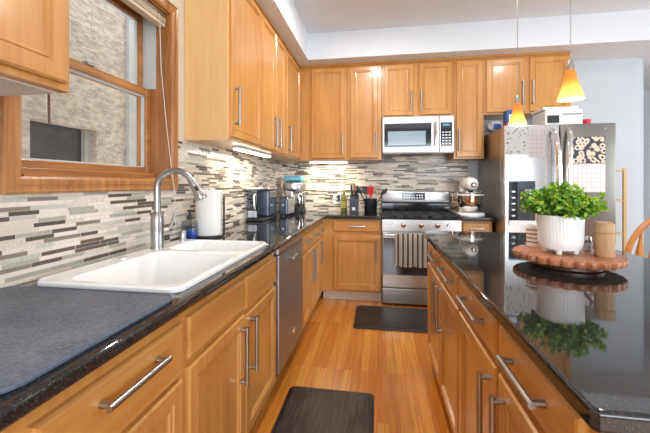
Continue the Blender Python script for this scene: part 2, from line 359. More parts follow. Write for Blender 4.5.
strip_m = mat('lit_strip_lens', (1, 1, 1, 1), .5, 0, noise=.02, emis=(1, .93, .82, 1), es=9)
display_m = mat('lit_display', (.01, .02, .03, 1), .2, 0, noise=.05, emis=(.25, .7, .9, 1), es=.8)

# ------------------------------------------------------------------ mesh helpers
def box(bm, x0, x1, y0, y1, z0, z1, bev=0, seg=2):
    if x0 > x1: x0, x1 = x1, x0
    if y0 > y1: y0, y1 = y1, y0
    v = [bm.verts.new((x, y, z)) for x in (x0, x1) for y in (y0, y1) for z in (z0, z1)]
    fs = [(0, 1, 3, 2), (4, 6, 7, 5), (0, 4, 5, 1), (2, 3, 7, 6), (0, 2, 6, 4), (1, 5, 7, 3)]
    faces = [bm.faces.new([v[i] for i in f]) for f in fs]
    if bev:
        es = list({e for f in faces for e in f.edges})
        bmesh.ops.bevel(bm, geom=es, offset=bev, segments=seg, profile=.5, affect='EDGES')
def ring(bm, c, ax, r, n, ph=0):
    ax = Vector(ax).normalized()
    a = ax.orthogonal().normalized() if abs(ax.z) < .95 else Vector((1, 0, 0))
    a = (a - ax*a.dot(ax)).normalized(); b = ax.cross(a)
    return [bm.verts.new(Vector(c)+a*(r*math.cos(ph+2*PI*i/n))+b*(r*math.sin(ph+2*PI*i/n))) for i in range(n)]
def bridge(bm, A, B):
    n = len(A)
    for i in range(n):
        bm.faces.new((A[i], A[(i+1) % n], B[(i+1) % n], B[i]))
def tube(bm, pts, r, n=10, cap=True, flat=None):
    pts = [Vector(p) for p in pts]; rs = r if isinstance(r, (list, tuple)) else [r]*len(pts)
    prev = None; rings = []; a = None
    for i, p in enumerate(pts):
        t = (pts[min(i+1, len(pts)-1)]-pts[max(i-1, 0)]).normalized()
        if a is None:
            a = t.orthogonal().normalized()
        a = (a-t*a.dot(t)).normalized(); b = t.cross(a)
        rg = [bm.verts.new(p+a*(rs[i]*math.cos(2*PI*k/n))+b*(rs[i]*math.sin(2*PI*k/n))) for k in range(n)]
        if rings: bridge(bm, rings[-1], rg)
        rings.append(rg)
    if cap:
        bm.faces.new(rings[0][::-1]); bm.faces.new(rings[-1])
def lathe(bm, prof, c=(0, 0, 0), n=32, fn=None):
    """prof: list of (r, z); closed at the ends when r is 0"""
    rings = []
    for r, z in prof:
        if r <= 1e-6:
            rings.append([bm.verts.new((c[0], c[1], c[2]+z))])
        else:
            rings.append([bm.verts.new((c[0]+r*(fn(2*PI*k/n, r, z) if fn else 1)*math.cos(2*PI*k/n), c[1]+r*(fn(2*PI*k/n, r, z) if fn else 1)*math.sin(2*PI*k/n), c[2]+z)) for k in range(n)])
    for A, B in zip(rings, rings[1:]):
        if len(A) == 1 and len(B) == 1: continue
        if len(A) == 1:
            for i in range(n): bm.faces.new((A[0], B[i], B[(i+1) % n]))
        elif len(B) == 1:
            for i in range(n): bm.faces.new((A[i], A[(i+1) % n], B[0]))
        else: bridge(bm, A, B)
def arc(c, r, a0, a1, n, u=(1, 0, 0), v=(0, 0, 1)):
    c, u, v = Vector(c), Vector(u), Vector(v)
    return [c+u*(r*math.cos(a0+(a1-a0)*i/n))+v*(r*math.sin(a0+(a1-a0)*i/n)) for i in range(n+1)]
def prism(bm, poly, z0, z1, bev=0, seg=2):
    n = len(poly)
    A = [bm.verts.new((x, y, z0)) for x, y in poly]; B = [bm.verts.new((x, y, z1)) for x, y in poly]
    fs = [bm.faces.new(A[::-1]), bm.faces.new(B)]
    bridge(bm, A, B)
    if bev:
        es = list(fs[1].edges)+list(fs[0].edges)
        bmesh.ops.bevel(bm, geom=es, offset=bev, segments=seg, profile=.5, affect='EDGES')
def rrect(x0, x1, y0, y1, r, n=5):
    out = []
    for cx, cy, a in ((x1-r, y1-r, 0), (x0+r, y1-r, PI/2), (x0+r, y0+r, PI), (x1-r, y0+r, 1.5*PI)):
        out += [(cx+r*math.cos(a+PI/2*i/n), cy+r*math.sin(a+PI/2*i/n)) for i in range(n+1)]
    return out
def root_of(p):
    while p.parent: p = p.parent
    return p
def obj(name, bm, m, parent=None, smooth=False, at=None):
    """links one mesh object; the bmesh is in room coordinates, stored relative to the thing's base"""
    bmesh.ops.recalc_face_normals(bm, faces=bm.faces[:])
    off = None
    if parent is not None: off = Vector(root_of(parent).location)
    elif at is not None: off = Vector(at)
    if off is not None:
        bmesh.ops.translate(bm, verts=bm.verts[:], vec=-off)
    me = bpy.data.meshes.new(name); bm.to_mesh(me); bm.free()
    me.materials.append(m)
    if smooth:
        for p in me.polygons: p.use_smooth = True
        try: me.set_sharp_from_angle(angle=math.radians(38))
        except Exception: pass
    o = bpy.data.objects.new(name, me); C.objects.link(o)
    if parent is not None: o.parent = parent
    elif at is not None: o.location = at
    return o
def B(): return bmesh.new()
def thing(name, label, cat, loc, group=None):
    o = bpy.data.objects.new(name, None); C.objects.link(o); o.location = loc; o.empty_display_size = .05
    return tag(o, label, cat, group)
def tag(o, label, cat, group=None):
    o['label'] = label; o['category'] = cat
    if group: o['group'] = group
    return o
def struct(name, bm, m, parent=None, smooth=False):
    o = obj(name, bm, m, parent, smooth)
    if parent is None: o['kind'] = 'structure'
    return o
def bx(name, m, parent, *a, bev=0, seg=2, smooth=False):
    bm = B(); box(bm, *a, bev=bev, seg=seg); return obj(name, bm, m, parent, smooth)

# ------------------------------------------------------------------ room constants
XW, YB = -1.19, 4.12             # left wall, back wall
CT, TH = .914, .035              # worktop height and thickness
XE, YE = -.547, 3.4994           # worktop front edges
ZC, ZS = 2.90, 2.612             # ceiling, underside of soffit
XR, YR, YH = 4.8, -3.0, 5.6      # right wall, rear wall, far hall wall

# floor, ceiling, soffits
bm = B(); box(bm, XW-.2, XR+.2, YR-.2, YH+.2, -.1, 0); struct('floor', bm, floor_m)
bm = B(); box(bm, XW-.2, XR+.2, YR-.2, YH+.2, ZC, ZC+.1); struct('ceiling', bm, ceil_m)
bm = B(); box(bm, XW, -.762, YR, 3.617, ZS, ZC); struct('trim_1', bm, soffit_m)
bm = B(); box(bm, XW, XR, 3.617, YH, ZS, ZC); struct('trim_2', bm, soffit_m)
# left wall with the window opening
WY0, WY1, WZ0, WZ1 = .943, 1.771, 1.27, 2.23
bm = B()
box(bm, XW-.2, XW, YR, WY0, 0, ZC); box(bm, XW-.2, XW, WY1, YB+.2, 0, ZC)
box(bm, XW-.2, XW, WY0, WY1, 0, WZ0); box(bm, XW-.2, XW, WY0, WY1, WZ1, ZC)
struct('wall_left', bm, cream_m)
# back wall that turns a rounded corner on the right
bm = B()
pts = [(XW, YB), (2.72, YB)] + [(2.72+.22*math.sin(a), YB+.22-.22*math.cos(a)) for a in [PI/2*i/8 for i in range(1, 9)]] + [(2.94, YH)]
out = [(2.94-.15, YH), (2.79, YB+.3), (2.6, YB+.15), (XW, YB+.15)]
prism(bm, pts+out, 0, ZS); struct('wall_back', bm, wall_m, smooth=True)
bm = B(); box(bm, 2.79, XR+.2, YH, YH+.15, 0, ZC); struct('wall_far', bm, wall_m)
# right wall and rear wall with their windows (beyond the frame)
bm = B()
box(bm, XR, XR+.15, YR, .8, 0, ZC); box(bm, XR, XR+.15, 3.2, YH, 0, ZC); box(bm, XR, XR+.15, .8, 3.2, 0, .6); box(bm, XR, XR+.15, .8, 3.2, 2.4, ZC)
struct('wall_right', bm, wall_m)
bm = B()
box(bm, XW, 0, YR-.15, YR, 0, ZC); box(bm, 3.4, XR, YR-.15, YR, 0, ZC); box(bm, 0, 3.4, YR-.15, YR, 0, .55); box(bm, 0, 3.4, YR-.15, YR, 2.45, ZC)
struct('wall_rear', bm, wall_m)
# mosaic splashbacks
bm = B()
t = .008
box(bm, XW, XW+t, YR+2, YB, CT, WZ0-.05)
box(bm, XW, XW+t, YR+2, WY0-.05, WZ0-.05, 1.518); box(bm, XW, XW+t, WY1+.05, YB, WZ0-.05, 1.518)
struct('trim_3', bm, tile_m)
bm = B(); box(bm, XW+t, 1.03, YB-t, YB, .80, 1.60); struct('trim_4', bm, tile_m)
bx('baseboard_back', ceil_m, None, 2.1, 2.72, YB-.015, YB, 0, .12)['kind'] = 'structure'

# window with stained oak casing
win = bpy.data.objects.new('window_1', None); C.objects.link(win); win.location = (XW, 1.357, 1.22); win['kind'] = 'structure'
def frame_rings(bm, y0, y1, z0, z1, prof):
    """rectangular moulding seen from +X: prof = (outset from the opening, x)"""
    prev = None; first = None
    for o_, x in prof:
        q = [bm.verts.new((x, y, z)) for y, z in ((y0-o_, z0-o_), (y1+o_, z0-o_), (y1+o_, z1+o_), (y0-o_, z1+o_))]
        if prev: bridge(bm, prev, q)
        prev = q; first = first or q
bm = B(); frame_rings(bm, WY0, WY1, WZ0, WZ1, [(.055, XW+.001), (.055, XW+.022), (.047, XW+.026), (.04, XW+.020), (.03, XW+.020), (.022, XW+.024), (.008, XW+.024), (.003, XW+.020), (-.004, XW+.016), (-.004, XW-.005)])
obj('casing', bm, oak_trim, win)
XS = -1.30
bm = B()   # jambs and stool lining the reveal
box(bm, XS-.09, XW, WY0-.001, WY0+.012, WZ0, WZ1); box(bm, XS-.09, XW, WY1-.012, WY1+.001, WZ0, WZ1)
box(bm, XS-.09, XW, WY0, WY1, WZ1-.012, WZ1); obj('jamb', bm, oak_trim, win)
bm = B(); box(bm, XS-.005, XW+.015, WY0+.012, WY1-.012, WZ0-.002, WZ0+.012); box(bm, XS-.03, XS+.03, WY0+.012, WY1-.012, WZ0+.012, WZ0+.04, bev=.004); obj('stool', bm, oak_trim_y, win)
def sash(name, x, y0, y1, z0, z1, st, rb, rt):
    s = None
    bm = B(); box(bm, x-.035, x, y0, y0+st, z0, z1, bev=.004); box(bm, x-.035, x, y1-st, y1, z0, z1, bev=.004)
    box(bm, x-.034, x-.001, y0+st, y1-st, z0, z0+rb, bev=.004); box(bm, x-.034, x-.001, y0+st, y1-st, z1-rt, z1, bev=.004)
    s = obj(name, bm, oak_trim_y, win)
    bm = B(); box(bm, x-.02, x-.016, y0+st, y1-st, z0+rb, z1-rt); obj('pane', bm, pane_m, s)
    bm = B()   # grey glazing bead
    e = .006
    box(bm, x-.030, x-.012, y0+st, y0+st+e, z0+rb, z1-rt); box(bm, x-.030, x-.012, y1-st-e, y1-st, z0+rb, z1-rt)
    box(bm, x-.030, x-.012, y0+st, y1-st, z0+rb, z0+rb+e); box(bm, x-.030, x-.012, y0+st, y1-st, z1-rt-e, z1-rt); obj('glazing_bead', bm, vinyl, s)
sash('lower_sash', XS, WY0+.012, WY1-.012, WZ0+.04, 1.79, .036, .032, .042)
sash('upper_sash', XS-.045, WY0+.012, WY1-.012, 1.75, WZ1-.012, .036, .04, .036)
bm = B(); box(bm, XS-.045, XS+.035, WY1-.017, WY1-.012, 1.795, WZ1-.012); box(bm, XS-.045, XS+.035, WY0+.012, WY0+.017, 1.795, WZ1-.012); obj('side_track', bm, vinyl, win)
bm = B(); box(bm, XS-.03, XS+.005, 1.33, 1.37, 1.79, 1.806, bev=.003); obj('sash_lock', bm, nickel, win)

# blind gathered at the head of the window
bl = thing('window_blind', 'beige slatted blind gathered up at the head of the kitchen window', 'blind', (-1.25, 1.357, 2.1))
bx('headrail', blind_dark, bl, -1.240, -1.200, .962, 1.752, 2.190, 2.216)
for i in range(5):
    z = 2.163+i*.0055
    bx('slat', blind_mat, bl, -1.243, -1.197, .965, 1.750, z, z+.003)
bx('bottom_rail', blind_mat, bl, -1.241, -1.199, .965, 1.750, 2.142, 2.160, bev=.004)
bm = B(); tube(bm, [(-1.194, 1.69, 2.19), (-1.192, 1.70, 1.9), (-1.175, 1.72, 1.6), (-1.155, 1.735, 1.36), (-1.15, 1.76, 1.22), (-1.158, 1.78, 1.10), (-1.17, 1.80, .99)], .0022, 6); obj('pull_cord', bm, cord_mat, bl, True)
bm = B(); tube(bm, [(-1.194, 1.05, 2.18), (-1.194, 1.055, 1.9), (-1.194, 1.06, 1.47)], .004, 6); obj('tilt_wand', bm, blind_dark, bl, True)

# neighbouring building seen through the window
nb = thing('neighbouring_building', 'neighbouring building of rough beige stone blocks outside the window', 'building', (-2.6, 2, -1))
bm = B(); xb = -2.5
box(bm, xb-.3, xb, -3, 2.075, -1, 7); box(bm, xb-.3, xb, 2.66, 3.02, -1, 7); box(bm, xb-.3, xb, 2.075, 2.66, 1.73, 7); box(bm, xb-.3, xb, 2.075, 2.66, -1, .75)
obj('block_wall', bm, block_m, nb)
bx('concrete_pilaster', concrete_m, nb, xb-.3, xb+.03, 3.02, 4.2, -1, 7)
bx('basement_window', dark_pane, nb, xb-.14, xb-.10, 2.076, 2.60, .79, 1.729)
bm = B(); box(bm, xb-.15, xb-.06, 2.60, 2.66, .75, 1.73); box(bm, xb-.15, xb-.06, 2.075, 2.60, .75, .79); obj('window_frame', bm, concrete_m, nb)

# ------------------------------------------------------------------ cabinets
def P(k, F, a, z, d):
    if k == 'L': return (F+d, a, z)
    if k == 'B': return (a, F-d, z)
    return (F-d, a, z)
DOOR = [(0, 0), (0, .014), (.006, .020), (.046, .020), (.049, .0135), (.054, .0135), (.056, .0165), (.060, .0165), (.063, .0105), (.070, .0095)]
DRAW = [(0, 0), (0, .012), (.004, .017), (.010, .020)]
def panel(bm, k, F, a0, a1, z0, z1, prof):
    prev = None
    for o_, d in prof:
        q = [bm.verts.new(P(k, F, a, z, d)) for a, z in ((a0+o_, z0+o_), (a1-o_, z0+o_), (a1-o_, z1-o_), (a0+o_, z1-o_))]
        if prev: bridge(bm, prev, q)
        else: bm.faces.new(q)
        prev = q
    bm.faces.new(prev)
def pull(k, F, parent, a, z, length, vertical, proud=.028):
    """satin bar pull on two posts"""
    bm = B(); h = length/2; d0 = .0205
    e = ((0, h), (0, -h)) if vertical else ((h, 0), (-h, 0))
    tube(bm, [P(k, F, a+x*1.0, z+y*1.0, d0+proud) for x, y in e], .0085, 12)
    for x, y in e:
        f = (h-.012)/h
        tube(bm, [P(k, F, a+x*f, z+y*f, d0), P(k, F, a+x*f, z+y*f, d0+proud)], .0085, 10)
    return obj('handle', bm, nickel, parent, True)
def cabinet(name, label, k, F, a0, a1, z0, z1, depth, doors=(), drawers=(), toe=False, vmat=maple_v, bodymat=None, cat='cabinet', group=None, open_top=False, under=False):
    mid = (a0+a1)/2
    loc = Vector(P(k, F, mid, z0, -depth/2))
    t = thing(name, label, cat, loc, group)
    e = .001
    zb = z0+.105 if toe else z0
    p, q = P(k, F, a0+e, zb, -depth), P(k, F, a1-e, z1, 0)
    bm = B()
    if open_top:      # room for the sink bowls
        box(bm, p[0], q[0], p[1], q[1], zb, .69); box(bm, q[0]-.012, q[0], p[1], q[1], .69, z1); box(bm, p[0], q[0]-.012, p[1], p[1]+.008, .69, z1); box(bm, p[0], q[0]-.012, q[1]-.008, q[1], .69, z1)
    else: box(bm, p[0], q[0], p[1], q[1], zb, z1)
    obj('body', bm, bodymat or vmat, t)
    if under: bx('bottom_panel', toe_mat, t, p[0]+.005, q[0]-.03, p[1]+.02, q[1]-.012, z0-.005, z0-.0005)
    if toe:
        p, q = P(k, F, a0+e, z0, -depth), P(k, F, a1-e, zb, -.07)
        bx('toe_kick', toe_mat, t, p[0], q[0], p[1], q[1], z0, zb)
    hm = {'L': maple_y, 'I': maple_y, 'B': maple_x}[k]
    for (b0, b1, c0, c1, hd) in doors:
        bm = B(); panel(bm, k, F, b0, b1, c0, c1, DOOR); d = obj('door', bm, vmat, t)
        if hd: pull(k, F, d, hd[0], hd[1], hd[2], True)
    for (b0, b1, c0, c1, hd) in drawers:
        bm = B(); panel(bm, k, F, b0, b1, c0, c1, DRAW); d = obj('drawer' if hd else 'false_front', bm, hm, t)
        if hd: pull(k, F, d, hd[0], hd[1], hd[2], False)
    return t
FL, FI, FB = -.596, .356, 3.548       # face frames: left run, island, back run
UL, UB = -.901, 3.797                 # face frames of the wall cabinets
BT = CT-TH-.001                       # top of the base cabinets
BD = abs(XW-FL)-.003
G1 = 'base cabinets along the window wall'
cabinet('base_cabinet', 'honey maple base cabinet beneath the grey drying mat, with a wide drawer', 'L', FL, .30, .945, 0, BT, BD,
        [(.33, .928, .118, .665, (.38, .55, .24))], [(.488, .928, .678, .832, (.715, .785, .205))], True)
cabinet('base_cabinet', 'honey maple base cabinet left of the drawer unit, nearest the camera', 'L', FL, -.45, .298, 0, BT, BD,
        [(-.43, .28, .118, .665, (.22, .55, .24))], [(-.43, .28, .678, .832, (-.07, .772, .215))], True)
cabinet('sink_cabinet', 'honey maple sink base cabinet with two doors under the white sink', 'L', FL, .946, 1.872, 0, BT, BD,
        [(.963, 1.402, .118, .678, (1.352, .52, .245)), (1.416, 1.852, .118, .665, (1.466, .52, .245))],
        [(.963, 1.402, .703, .836, None), (1.416, 1.852, .69, .833, None)], True, open_top=True)
cabinet('base_cabinet', 'two-door two-drawer maple base cabinet just past the dishwasher', 'L', FL, 2.532, 3.255, 0, BT, BD,
        [(2.545, 2.895, .118, .68, (2.845, .535, .26)), (2.905, 3.245, .118, .68, (2.955, .535, .26))],
        [(2.545, 2.895, .705, .835, (2.72, .775, .13)), (2.905, 3.245, .705, .835, (3.075, .775, .13))], True)
cabinet('corner_base_cabinet', 'narrow maple corner base cabinet where the two worktop runs meet', 'L', FL, 3.257, YB-.002, 0, BT, BD,
        [(3.270, 3.485, .118, .68, (3.31, .56, .22))], [(3.270, 3.485, .705, .835, (3.378, .775, .12))], True)
cabinet('base_cabinet', 'pale maple base cabinet on the back wall left of the stove', 'B', FB, -.592, .034, 0, BT, YB-FB-.003,
        [(-.470, .022, .130, .705, (-.02, .555, .24))], [(-.470, .022, .745, .862, (-.22, .803, .17))], True)
cabinet('base_cabinet', 'short maple base cabinet between the stove and the refrigerator', 'B', FB, .818, 1.118, 0, BT, YB-FB-.003,
        [(.835, 1.10, .130, .705, (.87, .55, .2))], [(.835, 1.10, .745, .862, (.967, .803, .13))], True)
# island
cabinet('island_cabinet', 'near half of the island, two-drawer maple cabinet closest to the camera', 'I', FI, .604, 1.503, 0, BT, .52,
        [(.632, 1.022, .118, .712, (.975, .545, .25)), (1.046, 1.492, .118, .712, (1.092, .545, .25))],
        [(.632, 1.022, .735, .850, (.83, .800, .19)), (1.046, 1.492, .735, .850, (1.26, .805, .24))], True)
cabinet('island_cabinet', 'far half of the island, two-drawer maple cabinet facing the sink run', 'I', FI, 1.504, 2.42, 0, BT, .52,
        [(1.516, 1.930, .118, .712, (1.86, .575, .24)), (1.940, 2.40, .118, .712, (1.985, .575, .24))],
        [(1.516, 1.930, .735, .850, (1.70, .808, .25)), (1.940, 2.40, .735, .850, (2.09, .810, .25))], True)
# wall cabinets, left wall
ZB, ZT = 1.519, 2.589
UD = abs(XW-UL)-.003
cabinet('wall_cabinet', 'maple wall cabinet at the upper left edge, on the near side of the window', 'L', UL, .02, .862, ZB, ZT, UD,
        [(.05, .842, ZB+.02, ZT-.02, (.1, 1.68, .2))], under=True)
cabinet('wall_cabinet', 'large single-door maple wall cabinet beside the window, its pale end panel showing', 'L', UL, 1.919, 2.479, ZB, ZT, UD,
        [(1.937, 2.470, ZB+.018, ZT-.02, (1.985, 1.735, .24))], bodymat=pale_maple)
cabinet('wall_cabinet', 'two-door maple wall cabinet in the middle of the left upper run', 'L', UL, 2.480, 3.165, ZB, ZT, UD,
        [(2.491, 2.826, ZB+.018, ZT-.02, (2.785, 1.70, .25)), (2.846, 3.150, ZB+.018, ZT-.02, (2.888, 1.70, .25))])
cabinet('wall_cabinet', 'maple wall cabinet at the corner end of the left upper run', 'L', UL, 3.166, YB-.002, ZB, ZT, UD,
        [(3.20, 3.765, ZB+.018, ZT-.02, (3.245, 1.70, .25))])
VD = YB-UB-.003
cabinet('wall_cabinet', 'single-door maple wall cabinet on the back wall, first from the corner', 'B', UB, UL+.002, -.344, ZB, ZT, VD,
        [(-.762, -.374, ZB+.018, ZT-.025, (-.395, 1.70, .23))])
cabinet('wall_cabinet', 'narrow maple wall cabinet just left of the microwave', 'B', UB, -.343, .038, ZB, ZT, VD,
        [(-.312, -.001, ZB+.018, ZT-.025, (-.022, 1.715, .23))])
cabinet('wall_cabinet', 'short two-door maple wall cabinet above the microwave', 'B', UB, .040, .805, 1.985, ZT, VD,
        [(.063, .384, 2.003, ZT-.025, (.360, 2.155, .23)), (.440, .785, 2.003, ZT-.025, (.464, 2.155, .23))])
cabinet('wall_cabinet', 'narrow tall maple wall cabinet between microwave and refrigerator', 'B', UB, .806, 1.114, ZB, ZT, VD,
        [(.830, 1.095, ZB+.018, ZT-.025, (.853, 1.72, .24))])
cabinet('wall_cabinet', 'short two-door maple wall cabinet above the refrigerator', 'B', UB, 1.115, 1.957, 1.985, ZT, VD,
        [(1.134, 1.512, 2.003, ZT-.025, (1.487, 2.20, .25)), (1.558, 1.937, 2.003, ZT-.025, (1.583, 2.20, .25))])
bm = B(); box(bm, UL-.002, UL+.018, .02, .862, ZT, ZS, bev=.003); box(bm, UL-.002, UL+.018, 1.919, UB-.001, ZT, ZS, bev=.003); struct('trim_5', bm, maple_y)
bm = B(); box(bm, UL+.019, 1.957, UB-.018, UB+.002, ZT, ZS, bev=.003); struct('trim_6', bm, maple_x)
# under-cabinet lamps
for (x0, x1, y0, y1, lb) in ((-1.03, -.985, 2.28, 3.0, 'slim lit lamp under the left wall cabinets'), (-.80, -.36, 3.90, 3.945, 'slim lit lamp under the first back wall cabinet')):
    t = thing('undercabinet_light', lb, 'lamp', ((x0+x1)/2, (y0+y1)/2, 1.495))
    bx('housing', white_plastic, t, x0-.006, x1+.006, y0-.006, y1+.006, 1.504, 1.518)
    bx('lens', strip_m, t, x0, x1, y0, y1, 1.493, 1.504, bev=.003)
    area('undercabinet_glow', ((x0+x1)/2, (y0+y1)/2, 1.488), (0, 0, 0), x1-x0, y1-y0, 5 if y1-y0 > .3 else 8, (1, .84, .66))

# ------------------------------------------------------------------ worktops
def worktop(name, label, cells, xs, ys, rad=.012):
    """slab from a grid of cells so that cut-outs stay open; all outer top and bottom edges are rounded"""
    bm = B(); V = {}
    def v(i, j):
        if (i, j) not in V: V[(i, j)] = bm.verts.new((xs[i], ys[j], CT-TH))
        return V[(i, j)]
    fs = [bm.faces.new((v(i, j), v(i+1, j), v(i+1, j+1), v(i, j+1))) for i, j in cells]
    r = bmesh.ops.extrude_face_region(bm, geom=fs)
    bmesh.ops.translate(bm, verts=[g for g in r['geom'] if isinstance(g, bmesh.types.BMVert)], vec=(0, 0, TH))
    bmesh.ops.recalc_face_normals(bm, faces=bm.faces[:])
    es = [e for e in bm.edges if len(e.link_faces) == 2 and e.calc_face_angle(0) > .5 and not e.is_boundary]
    bmesh.ops.bevel(bm, geom=es, offset=rad, segments=6, profile=.5, affect='EDGES', clamp_overlap=True)
    o = obj(name, bm, granite_m)
    return tag(o, label, 'worktop')
xs = [XW+.009, -1.04, -.611, XE, .036]; ys = [-.48, .948, 1.773, YE, YB-.009]
cells = [(i, j) for j in range(3) for i in range(3) if not (i == 1 and j == 1)] + [(i, 3) for i in range(4)]
worktop('worktop', 'long L-shaped black granite worktop running under the window and round to the stove', cells, xs, ys)
worktop('worktop', 'short black granite worktop carrying the stand mixer', [(0, 0)], [.816, 1.125], [YE, YB-.009])
bm = B(); poly = [(.3135+.055, 2.495), (.3135, 2.44), (.3135, .559), (.3225, .55), (1.17, .55), (1.205, .585), (1.205, 2.46), (1.17, 2.495)]
prism(bm, poly, CT-TH, CT, bev=.008, seg=6); tag(obj('island_worktop', bm, granite_m), 'polished black granite top of the kitchen island', 'worktop')

# ------------------------------------------------------------------ dishwasher
t = thing('dishwasher', 'stainless steel dishwasher between the sink cabinet and the drawers', 'dishwasher', (-.88, 2.2, 0))
bx('body', black_matte, t, XW+.01, FL-.002, 1.885, 2.522, .10, BT-.004)
bx('door', steel_dw, t, FL-.001, FL+.026, 1.890, 2.518, .135, .83, bev=.005)
bx('control_strip', steel, t, FL-.001, FL+.022, 1.890, 2.518, .833, .868, bev=.004)
bm = B(); tube(bm, [(FL+.05, 2.13, .765), (FL+.05, 2.27, .765)], .010, 10); tube(bm, [(FL+.026, 2.14, .765), (FL+.05, 2.14, .765)], .008, 8); tube(bm, [(FL+.026, 2.26, .765), (FL+.05, 2.26, .765)], .008, 8); obj('handle', bm, nickel, t, True)
bm = B(); tube(bm, [(FL+.026, 2.24, .24), (FL+.030, 2.24, .24)], .022, 16); obj('badge', bm, chrome, t, True)
bx('kick_plate', black_matte, t, FL-.10, FL-.07, 1.89, 2.518, .004, .10)

# ------------------------------------------------------------------ stove
RX0, RX1, RY = .041, .811, 3.475
t = thing('stove', 'stainless steel gas stove with striped towel hanging on its oven door', 'stove', (.426, 3.8, 0))
bx('body', steel_dark, t, RX0, RX1, RY+.045, YB-.02, .02, .885)
bx('storage_drawer', steel, t, RX0+.003, RX1-.003, RY+.005, RY+.044, .035, .185, bev=.006)
bm = B(); box(bm, RX0+.003, RX1-.003, RY, RY+.044, .195, .755, bev=.006); d = obj('oven_door', bm, steel, t)
bx('oven_window', oven_glass, d, RX0+.012, RX1-.012, RY-.004, RY-.0005, .325, .700, bev=.002)
bm = B(); tube(bm, [(RX0+.03, RY-.052, .735), (RX1-.03, RY-.052, .735)], .012, 12)
for x in (RX0+.045, RX1-.045): tube(bm, [(x, RY-.003, .735), (x, RY-.052, .735)], .010, 10)
obj('handle', bm, steel, d, True)
bm = B(); v = [(RY, .772), (RY+.003, .885), (RY+.06, .885), (RY+.06, .772)]
A = [bm.verts.new((RX0, y, z)) for y, z in v]; Bv = [bm.verts.new((RX1, y, z)) for y, z in v]; bm.faces.new(A); bm.faces.new(Bv[::-1]); bridge(bm, A, Bv)
cp = obj('control_panel', bm, steel, t)
for x in (.155, .250, .425, .585, .695):
    bm = B(); tube(bm, [(x, RY+.004, .832), (x, RY-.010, .830)], .026, 18); tube(bm, [(x, RY-.010, .830), (x, RY-.034, .827)], [.021, .018], 18); box(bm, x-.004, x+.004, RY-.040, RY-.030, .810, .846)
    obj('knob', bm, chrome, cp, True)
bx('cooktop', black_gloss, t, RX0, RX1, RY+.012, YB-.10, .886, .908, bev=.006)
for x in (.165, .426, .687):
    bm = B(); w_ = .122
    y0, y1 = RY+.06, YB-.15
    for yy in (y0, y1): box(bm, x-w_, x+w_, yy-.007, yy+.007, .920, .934)
    for xx in (x-w_, x, x+w_): box(bm, xx-.006, xx+.006, y0, y1, .920, .936)
    for yy in (y0+(y1-y0)*.28, y0+(y1-y0)*.72): box(bm, x-w_, x+w_, yy-.006, yy+.006, .920, .936)
    for xx in (x-w_, x+w_):
        for yy in (y0, y1): box(bm, xx-.008, xx+.008, yy-.008, yy+.008, .910, .922)
    obj('grate', bm, iron, t)
    for yy in (y0+(y1-y0)*.28, y0+(y1-y0)*.72):
        bm = B(); lathe(bm, [(0, .9085), (.045, .9085), (.045, .912), (.034, .915), (.030, .919), (0, .919)], (x, yy, 0), 20); obj('burner', bm, iron, t, True)
bx('backguard_base', black_gloss, t, RX0, RX1, YB-.098, YB-.012, .90, 1.022, bev=.004)
bm = B(); box(bm, RX0-.004, RX1+.004, YB-.115, YB-.012, 1.023, 1.168, bev=.02, seg=4); bg = obj('backguard', bm, steel, t, True)
bx('display', black_gloss, bg, .275, .535, YB-.119, YB-.1145, 1.065, 1.145, bev=.002)
for i in range(2):
    for j in range(8):
        bx('display_key', display_m if (i == 1 and j in (3, 4)) else nickel, bg, .293+j*.029, .308+j*.029, YB-.1205, YB-.119, 1.08+i*.03, 1.092+i*.03)
# towel over the oven handle
bm = B(); y0 = RY-.052
prof = [(y0-.020, .425), (y0-.021, .55), (y0-.019, .70), (y0-.016, .738), (y0-.008, .752), (y0, .755), (y0+.010, .750), (y0+.016, .735), (y0+.017, .66), (y0+.019, .55)]
NX = 28; rows = []
for i in range(NX+1):
    x = .166+(.488-.166)*i/NX; wv = .006*math.sin(i*.9)+.003*math.sin(i*2.1)
    rows.append([bm.verts.new((x, y+wv*max(0, min(1, (.72-z)/.2))*(1 if k < 4 else .2), z+(.004*math.sin(i*.5) if k == 0 else 0))) for k, (y, z) in enumerate(prof)])
for a, b_ in zip(rows, rows[1:]):
    for k in range(len(prof)-1): bm.faces.new((a[k], b_[k], b_[k+1], a[k+1]))
bmesh.ops.solidify(bm, geom=bm.faces[:], thickness=.004)
tag(obj('kitchen_towel', bm, stripe_m, None, True), 'brown and cream striped towel draped over the oven door handle', 'towel')

# ------------------------------------------------------------------ microwave
t = thing('microwave', 'stainless steel microwave mounted above the stove', 'microwave', (.42, 3.9, 1.572))
MX0, MX1, MY = .045, .800, 3.735
bx('body', steel_dark, t, MX0, MX1, MY+.03, YB-.012, 1.580, 1.982, bev=.004)
bm = B(); box(bm, MX0, MX1-.155, MY, MY+.029, 1.588, 1.980, bev=.006); d = obj('door', bm, steel, t)
bx('door_glass', black_gloss, d, MX0+.022, MX1-.235, MY-.004, MY+.001, 1.650, 1.905, bev=.002)
bx('window_screen', screen_glass, d, MX0+.060, MX1-.295, MY-.006, MY-.003, 1.668, 1.820, bev=.001)
bm = B(); xh = MX1-.195
tube(bm, [(xh, MY-.040, 1.655), (xh, MY-.044, 1.78), (xh, MY-.040, 1.905)], .011, 10); tube(bm, [(xh, MY, 1.67), (xh, MY-.042, 1.67)], .008, 8); tube(bm, [(xh, MY, 1.89), (xh, MY-.042, 1.89)], .008, 8); obj('handle', bm, chrome, d, True)
bm = B(); tube(bm, [(.40, MY-.001, 1.945), (.40, MY-.003, 1.945)], .013, 18); obj('emblem', bm, nickel, d, True)
